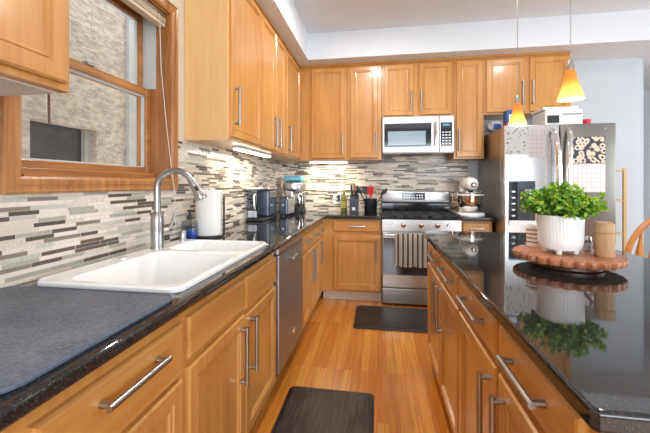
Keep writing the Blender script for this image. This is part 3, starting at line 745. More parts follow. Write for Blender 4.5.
bm = B(); box(bm, MX1-.154, MX1, MY, MY+.029, 1.588, 1.980, bev=.006); cp = obj('control_panel', bm, steel, t)
bx('keypad', black_gloss, cp, MX1-.140, MX1-.022, MY-.003, MY+.001, 1.650, 1.905, bev=.002)
bx('clock', display_m, cp, MX1-.115, MX1-.048, MY-.0045, MY-.003, 1.868, 1.888)
for i in range(5):
    for j in range(3): bx('key', steel_dark, cp, MX1-.125+j*.033, MX1-.104+j*.033, MY-.0045, MY-.003, 1.672+i*.03, 1.686+i*.03)
bx('vent_grille', black_matte, t, MX0+.20, MX1-.22, MY+.05, MY+.2, 1.572, 1.580)

# ------------------------------------------------------------------ refrigerator
FX0, FX1, FY, FZ = 1.142, 2.062, 3.300, 1.785
fr = thing('refrigerator', 'large stainless steel french-door refrigerator with papers on its doors', 'refrigerator', ((FX0+FX1)/2, 3.7, 0))
bx('body', steel_dark, fr, FX0, FX1, FY+.09, YB-.02, .02, FZ-.012, bev=.004)
xm = 1.612
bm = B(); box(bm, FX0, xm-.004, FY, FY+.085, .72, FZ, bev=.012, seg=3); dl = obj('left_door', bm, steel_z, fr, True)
bm = B(); box(bm, xm+.004, FX1, FY, FY+.085, .72, FZ, bev=.012, seg=3); dr = obj('right_door', bm, steel_dim_refl, fr, True)
for d, s in ((dl, -1), (dr, 1)):
    bm = B(); xh = xm+s*.045
    tube(bm, [(xh+s*.004, FY, .84), (xh, FY-.045, .86), (xh-s*.004, FY-.060, 1.05), (xh-s*.006, FY-.064, 1.28), (xh-s*.004, FY-.060, 1.50), (xh+s*.012, FY-.045, 1.69), (xh+s*.024, FY, 1.74)], [.018, .024, .026, .026, .026, .024, .018], 12); obj('handle', bm, chrome, d, True)
dp = bx('dispenser', dark_blue, dl, 1.180, 1.405, FY-.006, FY+.001, .885, 1.275, bev=.003)
bx('control_strip', black_gloss, dp, 1.186, 1.255, FY-.009, FY-.006, .90, 1.262)
for i in range(5): bx('indicator', nickel, dp, 1.205, 1.235, FY-.0105, FY-.009, .95+i*.055, .965+i*.055)
bx('niche', black_matte, dp, 1.266, 1.398, FY-.008, FY-.006, .93, 1.20)
bx('spout', chrome, dp, 1.305, 1.360, FY-.030, FY-.008, 1.10, 1.20, bev=.004)
bx('drip_tray', white_plastic, dp, 1.18, 1.405, FY-.022, FY-.006, .868, .915, bev=.003)
bm = B(); box(bm, FX0, FX1, FY, FY+.085, .06, .71, bev=.012, seg=3); fd = obj('freezer_drawer', bm, steel_z, fr, True)
bm = B(); tube(bm, [(FX0+.10, FY-.055, .64), (FX1-.10, FY-.055, .64)], .014, 10)
for x in (FX0+.13, FX1-.13): tube(bm, [(x, FY, .64), (x, FY-.055, .64)], .010, 8)
obj('handle', bm, chrome, fd, True)
bx('kick_grille', black_matte, fr, FX0+.02, FX1-.02, FY+.03, FY+.08, .0, .058)
bm = B(); tube(bm, [(FX1-.09, FY-.002, 1.735), (FX1-.09, FY-.0045, 1.735)], .010, 14); obj('emblem', bm, chrome, dr, True)
# papers held on the doors
def sheet(name, label, m, x0, x1, z0, z1, y, cat='paper'):
    bm = B(); n = 6; th = .0015; g = []
    for i in range(n+1):
        x = x0+(x1-x0)*i/n; g.append([bm.verts.new((x, y-.001*math.sin(i*1.3)**2, z)) for z in (z0, z1)])
    for a, b_ in zip(g, g[1:]): bm.faces.new((a[0], b_[0], b_[1], a[1]))
    bmesh.ops.solidify(bm, geom=bm.faces[:], thickness=th)
    o = obj(name, bm, m, None, at=((x0+x1)/2, y, z0))
    return tag(o, label, cat) if label else o
sheet('paper_sheet', 'white sheet of small dark sketches on the left refrigerator door', sketch_m, 1.147, 1.345, 1.515, 1.765, FY-.004)
sheet('paper_sheet', 'pale grid chart on the left refrigerator door beside the sketches', grid_m, 1.352, 1.48, 1.49, 1.76, FY-.004)
cal = thing('wall_calendar', 'hanging calendar with a food photograph on the right refrigerator door', 'calendar', (1.86, FY, 1.42))
for nm, m, z0, z1 in (('picture_page', photo_m, 1.432, 1.665), ('date_page', grid_m, 1.175, 1.428)):
    bx(nm, m, cal, 1.705 if nm == 'date_page' else 1.707, 1.972, FY-.0045, FY-.002, z0, z1)
bm = B(); tube(bm, [(1.712, FY-.005, 1.430), (1.968, FY-.005, 1.430)], .003, 6); obj('binding', bm, nickel, cal, True)
# things on top of the refrigerator
t = thing('printer', 'white printer standing on top of the refrigerator', 'printer', (1.69, 3.56, FZ))
zt = FZ+.001
bx('body', white_plastic, t, 1.545, 1.865, 3.42, 3.70, zt, zt+.155, bev=.015, seg=3)
bx('lid', white_plastic, t, 1.53, 1.835, 3.43, 3.70, zt+.156, zt+.182, bev=.01, seg=3)
bx('paper_slot', black_matte, t, 1.56, 1.66, 3.414, 3.421, zt+.03, zt+.10)
bx('front_slot', nickel, t, 1.69, 1.85, 3.414, 3.421, zt+.105, zt+.115)
t = thing('snack_carton', 'small blue and red carton on top of the refrigerator beside the printer', 'box', (1.29, 3.52, FZ))
bx('carton', mat('blue_printed_carton', lin(44, 84, 140), .4, 0, noise=.3, nscale=25), t, 1.225, 1.335, 3.47, 3.57, zt, zt+.175, bev=.003)
bx('red_band', red_mat, t, 1.2235, 1.3365, 3.4685, 3.5715, zt+.02, zt+.05)
bx('white_panel', white_plastic, t, 1.245, 1.315, 3.4675, 3.4695, zt+.08, zt+.13)
t = thing('snack_bag', 'crumpled blue and white bag at the left edge of the refrigerator top', 'bag', (1.24, 3.84, FZ))
bm = B(); bmesh.ops.create_icosphere(bm, subdivisions=3, radius=1)
for v in bm.verts:
    n_ = 1+.12*math.sin(v.co.x*7+v.co.z*5)*math.cos(v.co.y*6)
    v.co = Vector((1.24+v.co.x*.085*n_, 3.83+v.co.y*.10*n_, zt+.064+max(v.co.z, -.98)*.064*n_))
bmesh.ops.translate(bm, verts=bm.verts[:], vec=(0, 0, zt-min(v.co.z for v in bm.verts)))
obj('bag', bm, mat('printed_foil', lin(196, 204, 216), .35, 0, noise=.5, nscale=14), t, True)
bx('blue_label', mat('blue_label_print', lin(52, 82, 150), .4, 0, noise=.2), t, 1.19, 1.26, 3.722, 3.735, zt+.035, zt+.085)
t = thing('red_cup', 'small red cup on top of the refrigerator right of the printer', 'cup', (1.945, 3.52, FZ))
bm = B(); lathe(bm, [(0, zt), (.030, zt), (.038, zt+.07), (.035, zt+.07), (.028, zt+.006), (0, zt+.006)], (1.945, 3.52, 0), 20); obj('cup', bm, red_mat, t, True)

# ------------------------------------------------------------------ sink, faucet and things by it
t = thing('sink', 'white enamelled double-bowl sink set into the worktop under the window', 'sink', (-.86, 1.36, CT))
bm = B()
SX0, SX1, SY0, SY1 = -1.125, -.600, .935, 1.785; zr = CT+.018
def loop(x0, x1, y0, y1, r, z, n=5): return [bm.verts.new((x, y, z)) for x, y in rrect(x0, x1, y0, y1, r, n)]
# rim: underside, outer lip, deck; the deck is filled round the bowls
o0 = loop(SX0+.012, SX1-.012, SY0+.012, SY1-.012, .03, CT+.0008); o1 = loop(SX0, SX1, SY0, SY1, .04, CT+.0008); o2 = loop(SX0, SX1, SY0, SY1, .04, zr-.006); o3 = loop(SX0+.005, SX1-.005, SY0+.005, SY1-.005, .038, zr); 
bridge(bm, o0, o1); bridge(bm, o1, o2); bridge(bm, o2, o3)
inner = []
for (y0, y1) in ((.958, 1.455), (1.485, 1.763)):
    x0, x1 = -1.030, -.617
    a = loop(x0, x1, y0, y1, .06, zr); b1 = loop(x0+.006, x1-.006, y0+.006, y1-.006, .056, zr-.006); c1 = loop(x0+.02, x1-.02, y0+.02, y1-.02, .05, CT-.165); e1 = loop(x0+.05, x1-.05, y0+.05, y1-.05, .03, CT-.19)
    bridge(bm, a, b1); bridge(bm, b1, c1); bridge(bm, c1, e1); bm.faces.new(e1)
    inner.append(a)
es = []
for lp in [o3]+inner:
    for i in range(len(lp)): es.append(bm.edges.get((lp[i], lp[(i+1) % len(lp)])))
bmesh.ops.triangle_fill(bm, use_beauty=True, use_dissolve=False, edges=es)
sink_o = obj('basin', bm, white_enamel, t, True)
for y in (1.206, 1.624):
    bm = B(); lathe(bm, [(0, CT-.189), (.042, CT-.189), (.044, CT-.186), (.030, CT-.185), (0, CT-.187)], (-.834, y, 0), 20); obj('drain', bm, chrome, t, True)
bm = B(); lathe(bm, [(0, zr), (.017, zr), (.017, zr+.004), (0, zr+.006)], (-1.074, 1.28, 0), 16); obj('hole_cover', bm, chrome, t, True)

fx, fy = -1.072, 1.500
t = thing('faucet', 'brushed nickel gooseneck pull-down faucet behind the white sink', 'faucet', (fx, fy, zr))
bm = B(); lathe(bm, [(0, zr+.0005), (.031, zr+.0005), (.031, zr+.008), (.0285, zr+.012), (.030, zr+.10), (.030, zr+.13), (.028, zr+.165), (.020, zr+.18), (0, zr+.18)], (fx, fy, 0), 28); obj('body', bm, nickel, t, True)
dx, dy = .985, .17
bm = B(); R_ = .088; zc_ = zr+.294
nk = [Vector((fx, fy, zr+.175)), Vector((fx, fy, zr+.24))]+arc((fx+R_*dx, fy+R_*dy, zc_), R_, PI, .14*PI, 18, (dx, dy, 0))
tube(bm, nk, .0160, 16); obj('neck', bm, nickel, t, True)
e = nk[-1]; tdir = (nk[-1]-nk[-2]).normalized()
bm = B(); tube(bm, [e-tdir*.004, e+tdir*.012, e+tdir*.03, e+tdir*.075, e+tdir*.098, e+tdir*.104], [.017, .0195, .0195, .025, .029, .026], 18); sh = obj('spray_head', bm, nickel, t, True)
bm = B(); sd = Vector((.55, -.8, .2)).normalized(); q = e+tdir*.035+sd*.0185; tube(bm, [q, q+tdir*.025], .009, 10); obj('spray_button', bm, black_matte, sh, True)
bm = B(); hx, hy = fx+.028*.5, fy+.028*.87
tube(bm, [(fx+.01, fy+.02, zr+.085), (fx+.022, fy+.046, zr+.085)], .013, 12); tube(bm, [(fx+.022, fy+.042, zr+.080), (fx+.032, fy+.062, zr+.105), (fx+.045, fy+.085, zr+.175)], [.010, .008, .006], 10); obj('lever', bm, nickel, t, True)
t = thing('soap_dispenser', 'short satin nickel cap on the sink deck behind the faucet', 'dispenser', (-1.085, 1.742, zr))
bm = B(); lathe(bm, [(0, zr+.0005), (.021, zr+.0005), (.021, zr+.006), (.017, zr+.009), (.017, zr+.05), (.014, zr+.054), (0, zr+.054)], (-1.085, 1.742, 0), 20); obj('cap', bm, nickel, t, True)
# dish soap
sx, sy = -1.125, 1.875
t = thing('soap_bottle', 'clear pump bottle of blue dish soap beside the paper towel', 'bottle', (sx, sy, CT))
def rbox(bm, cx, cy, hw, hd, r, prof):
    rings = []
    for s_, z in prof: rings.append([bm.verts.new((cx+x*s_, cy+y*s_, z)) for x, y in rrect(-hw, hw, -hd, hd, r, 4)])
    for a, b_ in zip(rings, rings[1:]): bridge(bm, a, b_)
    bm.faces.new(rings[0][::-1]); bm.faces.new(rings[-1])
z = CT+.0008
bm = B(); rbox(bm, sx, sy, .044, .028, .015, [(.96, z), (1, z+.006), (1, z+.095), (.85, z+.11), (.42, z+.118), (.36, z+.13)]); obj('bottle', bm, clear_m, t, True)
bm = B(); rbox(bm, sx, sy, .040, .025, .013, [(.96, z+.004), (1, z+.008), (1, z+.058), (.98, z+.06)]); obj('liquid', bm, blue_liq, t, True)
bm = B(); lathe(bm, [(0, z+.125), (.017, z+.125), (.017, z+.145), (.006, z+.148), (.006, z+.165), (.015, z+.166), (.015, z+.178), (0, z+.178)], (sx, sy, 0), 18); tube(bm, [(sx, sy, z+.172), (sx+.035, sy-.015, z+.170)], .005, 8); obj('pump', bm, black_matte, t, True)
# paper towel
px, py = -1.058, 1.985
t = thing('paper_towel_holder', 'dark upright holder under the white paper towel roll', 'holder', (px, py, CT))
bm = B(); lathe(bm, [(0, z), (.085, z), (.085, z+.008), (.078, z+.013), (0, z+.013)], (px, py, 0), 36); obj('base', bm, black_matte, t, True)
bm = B(); lathe(bm, [(0, z+.013), (.009, z+.013), (.009, z+.296), (.006, z+.299), (0, z+.300)], (px, py, 0), 16); obj('rod', bm, black_matte, t, True)
bm = B(); box(bm, px+.088, px+.094, py+.01, py+.03, z+.004, z+.26, bev=.002); box(bm, px+.07, px+.094, py+.012, py+.028, z+.002, z+.010); obj('tension_arm', bm, black_matte, t)
bm = B(); rr = .080; lathe(bm, [(.021, z+.014), (rr-.003, z+.014), (rr, z+.017), (rr, z+.292), (rr-.003, z+.295), (.021, z+.295), (.021, z+.014)], (px, py, 0), 44)
tag(obj('paper_towel_roll', bm, paper_mat, None, True, at=(px, py, z+.014)), 'white roll of paper towel standing past the sink', 'paper towel')
# drying mat
bm = B(); prism(bm, rrect(-1.165, -.580, .432, .900, .035, 6), CT+.0008, CT+.009, bev=.003, seg=2)
dmat = tag(obj('drying_mat', bm, drymat_m, None, True, at=(-.87, .66, CT)), 'grey microfibre drying mat spread on the worktop before the sink', 'mat')
bm = B(); pp = rrect(-1.163, -.582, .434, .898, .034, 6); tube(bm, [(x, y, CT+.0065) for x, y in pp+pp[:2]], .0048, 8, cap=False); obj('binding', bm, drymat_edge, dmat, True)

# ------------------------------------------------------------------ corner appliances
z = CT+.0008
t = thing('pod_coffee_machine', 'slate blue pod coffee machine with a clear water tank by the wall', 'coffee machine', (-1.08, 3.06, CT))
bx('drip_base', black_matte, t, -1.165, -1.005, 2.84, 3.28, z, z+.022, bev=.006)
bx('body', dark_blue, t, -1.135, -1.008, 3.02, 3.28, z+.022, z+.275, bev=.02, seg=3)
bx('top_cover', nickel, t, -1.14, -1.004, 3.015, 3.282, z+.276, z+.305, bev=.010, seg=3)
tk = bx('water_tank', clear_m, t, -1.162, -1.062, 2.85, 3.008, z+.023, z+.285, bev=.012, seg=3)
bx('tank_lid', white_plastic, tk, -1.165, -1.059, 2.847, 3.011, z+.286, z+.300, bev=.004)
bm = B(); tube(bm, [(-1.08, 2.85, z+.24), (-1.08, 2.82, z+.23), (-1.075, 2.815, z+.14), (-1.08, 2.85, z+.11)], .008, 8); obj('tank_handle', bm, white_plastic, tk, True)
bx('cup_stand', white_plastic, tk, -1.155, -1.075, 2.86, 2.885, z+.03, z+.09, bev=.008)
t = thing('toaster', 'small black and steel toaster in front of the coffee maker', 'toaster', (-.955, 3.46, CT))
bx('body', dark_blue, t, -.998, -.905, 3.30, 3.58, z+.012, z+.195, bev=.018, seg=3)
bx('side_panel', steel, t, -.905, -.899, 3.325, 3.555, z+.03, z+.175, bev=.002)
for x in (-.98, -.945): bx('slot', black_matte, t, x, x+.018, 3.34, 3.54, z+.192, z+.1965)
for x, y in ((-.99, 3.33), (-.92, 3.33), (-.99, 3.58), (-.92, 3.58)): bx('foot', black_matte, t, x-.008, x+.008, y-.008, y+.008, z, z+.014)
bm = B(); box(bm, -.962, -.942, 3.282, 3.301, z+.11, z+.125, bev=.003); obj('lever', bm, chrome, t)
bm = B(); tube(bm, [(-.899, 3.45, z+.06), (-.885, 3.45, z+.06)], .018, 16); obj('dial', bm, chrome, t, True)
cx_, cy_ = -.99, 3.90
t = thing('drip_coffee_maker', 'stainless steel drip coffee maker in the corner with a blue pack on its lid', 'coffee maker', (cx_, cy_, CT))
bm = B(); prism(bm, rrect(cx_-.10, cx_+.125, cy_-.12, cy_+.12, .04), z, z+.045, bev=.006); obj('base', bm, black_matte, t, True)
bm = B(); prism(bm, rrect(cx_-.10, cx_+.02, cy_-.10, cy_+.12, .03), z+.045, z+.26, bev=.004); obj('tower', bm, steel_z, t, True)
bm = B(); lathe(bm, [(0, z+.245), (.10, z+.245), (.132, z+.27), (.136, z+.31), (.125, z+.345), (.09, z+.362), (0, z+.368)], (cx_, cy_, 0), 36); obj('brew_head', bm, steel, t, True)
bm = B(); lathe(bm, [(0, z+.046), (.062, z+.046), (.070, z+.06), (.070, z+.20), (.055, z+.235), (.035, z+.244), (0, z+.244)], (cx_+.075, cy_-.04, 0), 30); cf = obj('carafe', bm, chrome, t, True)
bm = B(); tube(bm, [(cx_+.095, cy_-.10, z+.20), (cx_+.12, cy_-.135, z+.19), (cx_+.12, cy_-.138, z+.11), (cx_+.095, cy_-.105, z+.08)], .010, 8); obj('carafe_handle', bm, black_matte, cf, True)
t = thing('filter_box', 'sky blue flat pack lying on top of the corner coffee maker', 'box', (cx_, cy_, z+.37))
bx('pack', blue_plastic, t, cx_-.105, cx_+.105, cy_-.085, cy_+.075, z+.3695, z+.425, bev=.012, seg=3)
bx('flap', mat('pale_blue_card', lin(150, 204, 226), .5, 0, noise=.05), t, cx_-.085, cx_+.09, cy_-.087, cy_-.084, z+.385, z+.405)
# outlet with cord
t = thing('wall_outlet', 'white wall outlet on the mosaic left of the oil bottle', 'outlet', (-.50, YB-.01, 1.06))
yo = YB-.0085
bx('plate', white_plastic, t, -.545, -.455, yo-.006, yo, 1.0, 1.125, bev=.002)
bx('socket', black_matte, t, -.515, -.500, yo-.0075, yo-.006, 1.075, 1.095); bx('socket', black_matte, t, -.515, -.500, yo-.0075, yo-.006, 1.03, 1.05)
t = thing('power_cord', 'grey power cord drooping from the outlet to the corner worktop', 'cord', (-.5, 4.08, CT))
bx('plug', black_matte, t, -.492, -.462, yo-.042, yo-.0085, 1.035, 1.115, bev=.005)
bm = B(); tube(bm, [(-.478, yo-.042, 1.06), (-.52, yo-.06, 1.06), (-.60, yo-.045, 1.03), (-.68, yo-.05, .99), (-.71, yo-.06, .945), (-.76, yo-.07, CT+.006), (-.84, yo-.09, CT+.005)], .0045, 8); obj('cable', bm, mat('grey_cable', lin(150, 146, 140), .5, 0, noise=.05), t, True)
# oil bottle
ox, oy = -.40, 3.98
t = thing('oil_bottle', 'green glass olive oil bottle left of the knife block', 'bottle', (ox, oy, CT))
bm = B(); lathe(bm, [(0, z), (.034, z), (.036, z+.01), (.036, z+.14), (.028, z+.17), (.013, z+.19), (.013, z+.235), (0, z+.235)], (ox, oy, 0), 24); obj('glass', bm, olive_m, t, True)
bm = B(); lathe(bm, [(0, z+.235), (.015, z+.235), (.015, z+.262), (0, z+.262)], (ox, oy, 0), 16); obj('cap', bm, mat('gold_cap', lin(170, 140, 70), .3, .6, noise=.1), t, True)
bm = B(); lathe(bm, [(.0365, z+.05), (.0368, z+.055), (.0368, z+.12), (.0365, z+.125)], (ox, oy, 0), 24); obj('label', bm, mat('yellow_label', lin(168, 164, 84), .6, 0, noise=.15), t, True)
# knife block
kx, ky = -.275, 3.96
t = thing('knife_block', 'black knife block left of the utensil crock', 'knife block', (kx, ky, CT))
bm = B(); v = [(ky-.10, z), (ky-.085, z+.15), (ky+.02, z+.215), (ky+.075, z+.03), (ky+.075, z)]
A = [bm.verts.new((kx-.052, y, zz)) for y, zz in v]; Bv = [bm.verts.new((kx+.052, y, zz)) for y, zz in v]; bm.faces.new(A); bm.faces.new(Bv[::-1]); bridge(bm, A, Bv); bmesh.ops.bevel(bm, geom=bm.edges[:], offset=.005, segments=2, affect='EDGES'); obj('block', bm, dark_blue, t)
bm = B(); box(bm, kx-.02, kx+.014, ky-.1015, ky-.0955, z+.03, z+.065); obj('badge', bm, white_plastic, t)
names_ = ['leftmost on the back row of the knife block', 'second on the back row of the knife block', 'rightmost on the back row of the knife block', 'left one on the front row of the knife block', 'right one on the front row of the knife block']
sdir = Vector((0, -.22, 1)).normalized()
for i, (dx_, u_) in enumerate(((-.034, .8), (0, .8), (.034, .8), (-.02, .35), (.02, .35))):
    p = Vector((kx+dx_, ky-.085+.105*u_, z+.15+.065*u_+.002))
    kt = thing('kitchen_knife', 'black-handled kitchen knife, '+names_[i], 'knife', p, 'knives in the block')
    L_ = (.12, .135, .11, .085, .09)[i]
    bm = B(); tube(bm, [p, p+sdir*.012], .009, 8); obj('bolster', bm, chrome, kt, True)
    bm = B(); tube(bm, [p+sdir*.012, p+sdir*(L_*.5), p+sdir*(L_*.9), p+sdir*L_], [.009, .012, .012, .008], 8); obj('handle', bm, black_matte if i != 1 else acacia, kt, True)
# utensil crock
ux, uy = -.085, 3.93
t = thing('utensil_crock', 'black utensil crock beside the stove, full of cooking tools', 'crock', (ux, uy, CT))
bm = B(); lathe(bm, [(0, z), (.068, z), (.072, z+.005), (.075, z+.165), (.071, z+.165), (.066, z+.01), (0, z+.01)], (ux, uy, 0), 36); obj('crock', bm, mat('black_crock_glaze', lin(34, 38, 46), .15, .3, noise=.1, coat=.5), t, True)
def utensil(lb, a, lean, length, kind, m):
    r0 = .035
    p0 = Vector((ux+math.cos(a)*.012, uy+math.sin(a)*.012, z+.014)); d = Vector((math.cos(a)*lean, math.sin(a)*lean, 1)).normalized(); p1 = p0+d*length
    ut = thing('cooking_utensil', lb, 'utensil', p0, 'tools in the utensil crock')
    bm = B(); tube(bm, [p0, p1], [.006, .007], 8); obj('handle', bm, m if kind != 'whisk' else steel, ut, True)
    bm = B(); s = Vector((1, .15, 0)).normalized()
    if kind == 'spoon':
        bmesh.ops.create_uvsphere(bm, u_segments=16, v_segments=10, radius=1)
        n_ = d.cross(s).normalized()
        for v in bm.verts: v.co = p1+d*(.035+v.co.z*.045)+s*(v.co.x*.03)+n_*(v.co.y*.010)
    elif kind == 'spatula':
        n_ = d.cross(s).normalized(); q = []
        for (a_, b_) in ((-.02, 0), (.02, 0), (.036, .03), (.036, .10), (-.036, .10), (-.036, .03)):
            q.append((a_, b_))
        A = [bm.verts.new(p1+s*x+d*y+n_*.003) for x, y in q]; Bq = [bm.verts.new(p1+s*x+d*y-n_*.003) for x, y in q]; bm.faces.new(A); bm.faces.new(Bq[::-1]); bridge(bm, A, Bq)
    elif kind == 'tongs':
        for sg in (-1, 1): tube(bm, [p1, p1+d*.06+s*.02*sg, p1+d*.12+s*.006*sg], [.005, .006, .008], 6)
    elif kind == 'whisk':
        n_ = d.cross(s).normalized()
        for k in range(4):
            ss = s*math.cos(k*PI/4)+n_*math.sin(k*PI/4)
            tube(bm, [p1, p1+d*.04+ss*.024, p1+d*.08+ss*.026, p1+d*.105], .0014, 5); tube(bm, [p1, p1+d*.04-ss*.024, p1+d*.08-ss*.026, p1+d*.105], .0014, 5)
    obj('head', bm, m, ut, True)
utensil('black ladle-shaped spoon leaning left out of the utensil crock', PI*.96, .50, .235, 'spoon', black_matte)
utensil('wide black spatula at the left middle of the utensil crock', PI*.90, .24, .20, 'spatula', black_matte)
utensil('red silicone spatula in the middle of the utensil crock', PI*1.5, .16, .195, 'spatula', red_mat)
utensil('wire whisk standing at the back of the utensil crock', PI*.5, .22, .22, 'whisk', chrome)
utensil('steel tongs leaning right in the utensil crock', PI*.06, .30, .20, 'tongs', steel)
utensil('black spoon leaning far right over the stove edge', PI*.02, .62, .235, 'spoon', black_matte)
utensil('wooden spoon upright at the rear of the utensil crock', PI*.35, .12, .21, 'spoon', pale_wood)

# ------------------------------------------------------------------ stand mixer
mx_, my_ = .945, 3.745
t = thing('stand_mixer', 'white stand mixer with a steel bowl on the worktop right of the stove', 'mixer', (mx_, my_, CT))
bm = B(); prism(bm, rrect(mx_-.115, mx_+.115, my_-.17, my_+.16, .07, 8), z, z+.034, bev=.012, seg=3); obj('foot', bm, white_enamel, t, True)
bm = B(); rbox(bm, mx_, my_+.11, .055, .045, .03, [(1.1, z+.034), (1, z+.06), (.92, z+.20), (1.05, z+.27)]); obj('column', bm, white_enamel, t, True)
bm = B(); tube(bm, [(mx_, my_+.165, z+.285), (mx_, my_+.15, z+.288), (mx_, my_+.08, z+.296), (mx_, my_-.03, z+.300), (mx_, my_-.13, z+.294), (mx_, my_-.165, z+.288), (mx_, my_-.176, z+.286)], [.02, .05, .060, .064, .058, .044, .03], 24); hd = obj('head', bm, white_enamel, t, True)
bm = B(); tube(bm, [(mx_, my_-.176, z+.286), (mx_, my_-.190, z+.286)], .022, 18); obj('hub', bm, black_matte, hd, True)
bm = B(); tube(bm, [(mx_, my_-.19, z+.286), (mx_, my_-.192, z+.286)], .008, 12); obj('trim_button', bm, chrome, hd, True)
bm = B(); tube(bm, [(mx_, my_-.07, z+.245), (mx_, my_-.07, z+.20)], [.026, .014], 14); obj('beater_shaft', bm, chrome, hd, True)
bm = B(); lathe(bm, [(0, z+.045), (.05, z+.045), (.055, z+.055), (.09, z+.085), (.108, z+.14), (.112, z+.215), (.117, z+.218), (.115, z+.221), (.109, z+.219), (.104, z+.14), (.086, z+.09), (.0, z+.06)], (mx_, my_-.05, 0), 40); bw = obj('bowl', bm, chrome, t, True)
bm = B(); tube(bm, [(mx_-.11, my_-.07, z+.20), (mx_-.155, my_-.08, z+.20), (mx_-.16, my_-.08, z+.13), (mx_-.105, my_-.07, z+.11)], .006, 8); obj('bowl_handle', bm, chrome, bw, True)
bm = B(); lathe(bm, [(.117, z+.19), (.124, z+.19), (.124, z+.202), (.117, z+.202), (.117, z+.19)], (mx_, my_-.05, 0), 40); box(bm, mx_+.09, mx_+.112, my_+.03, my_+.10, z+.186, z+.206, bev=.004); box(bm, mx_-.112, mx_-.09, my_+.03, my_+.10, z+.186, z+.206, bev=.004); obj('bowl_yoke', bm, white_enamel, t, True)

t.scale = (1.13, 1.08, 1.13)

# ------------------------------------------------------------------ island top: board, plant, grinders
bcx, bcy = .765, 1.520
t = thing('lazy_susan', 'round acacia turntable with a scalloped edge on the island', 'turntable', (bcx, bcy, CT))
bm = B(); lathe(bm, [(0, z), (.122, z), (.126, z+.004), (.126, z+.018), (.118, z+.024), (0, z+.024)], (bcx, bcy, 0), 40); obj('base', bm, acacia_dark, t, True)
sc_fn = lambda a, r, zz: 1-.085*abs(math.sin(a*14))**6 if r > .15 else 1
bm = B(); lathe(bm, [(0, z+.0245), (.182, z+.0245), (.190, z+.028), (.193, z+.040), (.191, z+.050), (.185, z+.054), (0, z+.054)], (bcx, bcy, 0), 224, sc_fn); obj('board', bm, acacia, t, True)
zb_ = z+.0548
pcx, pcy = .735, 1.505
t = thing('planter', 'white ribbed ceramic pot on short feet holding the green plant', 'pot', (pcx, pcy, zb_))
rib = lambda a, r, zz: 1+.012*math.cos(a*44) if zz > zb_+.05 and zz < zb_+.150 and r > .077 else 1
bm = B(); lathe(bm, [(0, zb_+.012), (.052, zb_+.012), (.068, zb_+.018), (.0755, zb_+.034), (.0775, zb_+.049), (.0775, zb_+.052), (.080, zb_+.149), (.080, zb_+.153), (.0755, zb_+.153), (.073, zb_+.13), (0, zb_+.13)], (pcx, pcy, 0), 176, rib); obj('pot', bm, white_ceramic, t, True)
for k in range(4):
    a = PI/4+k*PI/2+.25; bm = B(); lathe(bm, [(0, zb_), (.010, zb_), (.013, zb_+.016), (0, zb_+.016)], (pcx+.05*math.cos(a), pcy+.05*math.sin(a), 0), 14); obj('foot', bm, white_ceramic, t, True)
bm = B(); lathe(bm, [(0, zb_+.131), (.072, zb_+.131), (.045, zb_+.142), (0, zb_+.145)], (pcx, pcy, 0), 30); obj('soil', bm, soil_m, t, True)
# boxwood plant
t = thing('boxwood_plant', 'bushy green boxwood plant growing from the white ribbed pot', 'plant', (pcx, pcy, zb_+.13))
bs = B(); bl_ = B(); tone = []
zo = zb_+.135
rnd = random.Random(11)
def leaf(p, nrm, up, L_, W_, tn):
    u = up.normalized(); s = u.cross(nrm).normalized(); n_ = nrm.normalized()
    pts = [p, p+u*L_*.35+s*W_*.5+n_*.001, p+u*L_*.75+s*W_*.42, p+u*L_-n_*.002, p+u*L_*.75-s*W_*.42, p+u*L_*.35-s*W_*.5+n_*.001]
    mid = p+u*L_*.55-n_*.003
    vs = [bl_.verts.new(q) for q in pts]; vm = bl_.verts.new(mid)
    for i in range(6): bl_.faces.new((vs[i], vs[(i+1) % 6], vm)); tone.append(tn)
nst = 115
for i in range(nst):
    a = rnd.uniform(0, 2*PI); q = rnd.random()**.6
    lean = q*1.05
    rad = .046*q; L_ = rnd.uniform(.095, .142)*(1+.05*q)
    p0 = Vector((pcx+rad*math.cos(a), pcy+rad*math.sin(a), zo))
    d = Vector((math.cos(a)*math.sin(lean), math.sin(a)*math.sin(lean), math.cos(lean)*.95+.16)).normalized()
    pts = [p0+d*(L_*k/5)+Vector((0, 0, -.022*q*q*(k/5)**2)) for k in range(6)]
    tube(bs, pts, [.0014]*5+[.0008], 4)
    tn0 = rnd.uniform(.0, .6)
    for k in range(1, 6):
        for _ in range(5):
            p = pts[k]+Vector((rnd.gauss(0, .005), rnd.gauss(0, .005), rnd.gauss(0, .004)))
            dr_ = (d*.5+Vector((rnd.gauss(0, 1), rnd.gauss(0, 1), rnd.gauss(.2, .8)))).normalized()
            up = (d*.4+Vector((rnd.gauss(0, 1), rnd.gauss(0, 1), rnd.gauss(.1, .7)))).normalized()
            leaf(p, dr_, up, rnd.uniform(.016, .024), rnd.uniform(.012, .017), min(1, max(0, tn0+rnd.uniform(-.2, .35)+.05*k)))
obj('stems', bs, stem_m, t)
me_o = obj('foliage', bl_, leaf_m, t)
at = me_o.data.attributes.new('tone', 'FLOAT', 'FACE')
if len(at.data) == len(tone): at.data.foreach_set('value', tone)
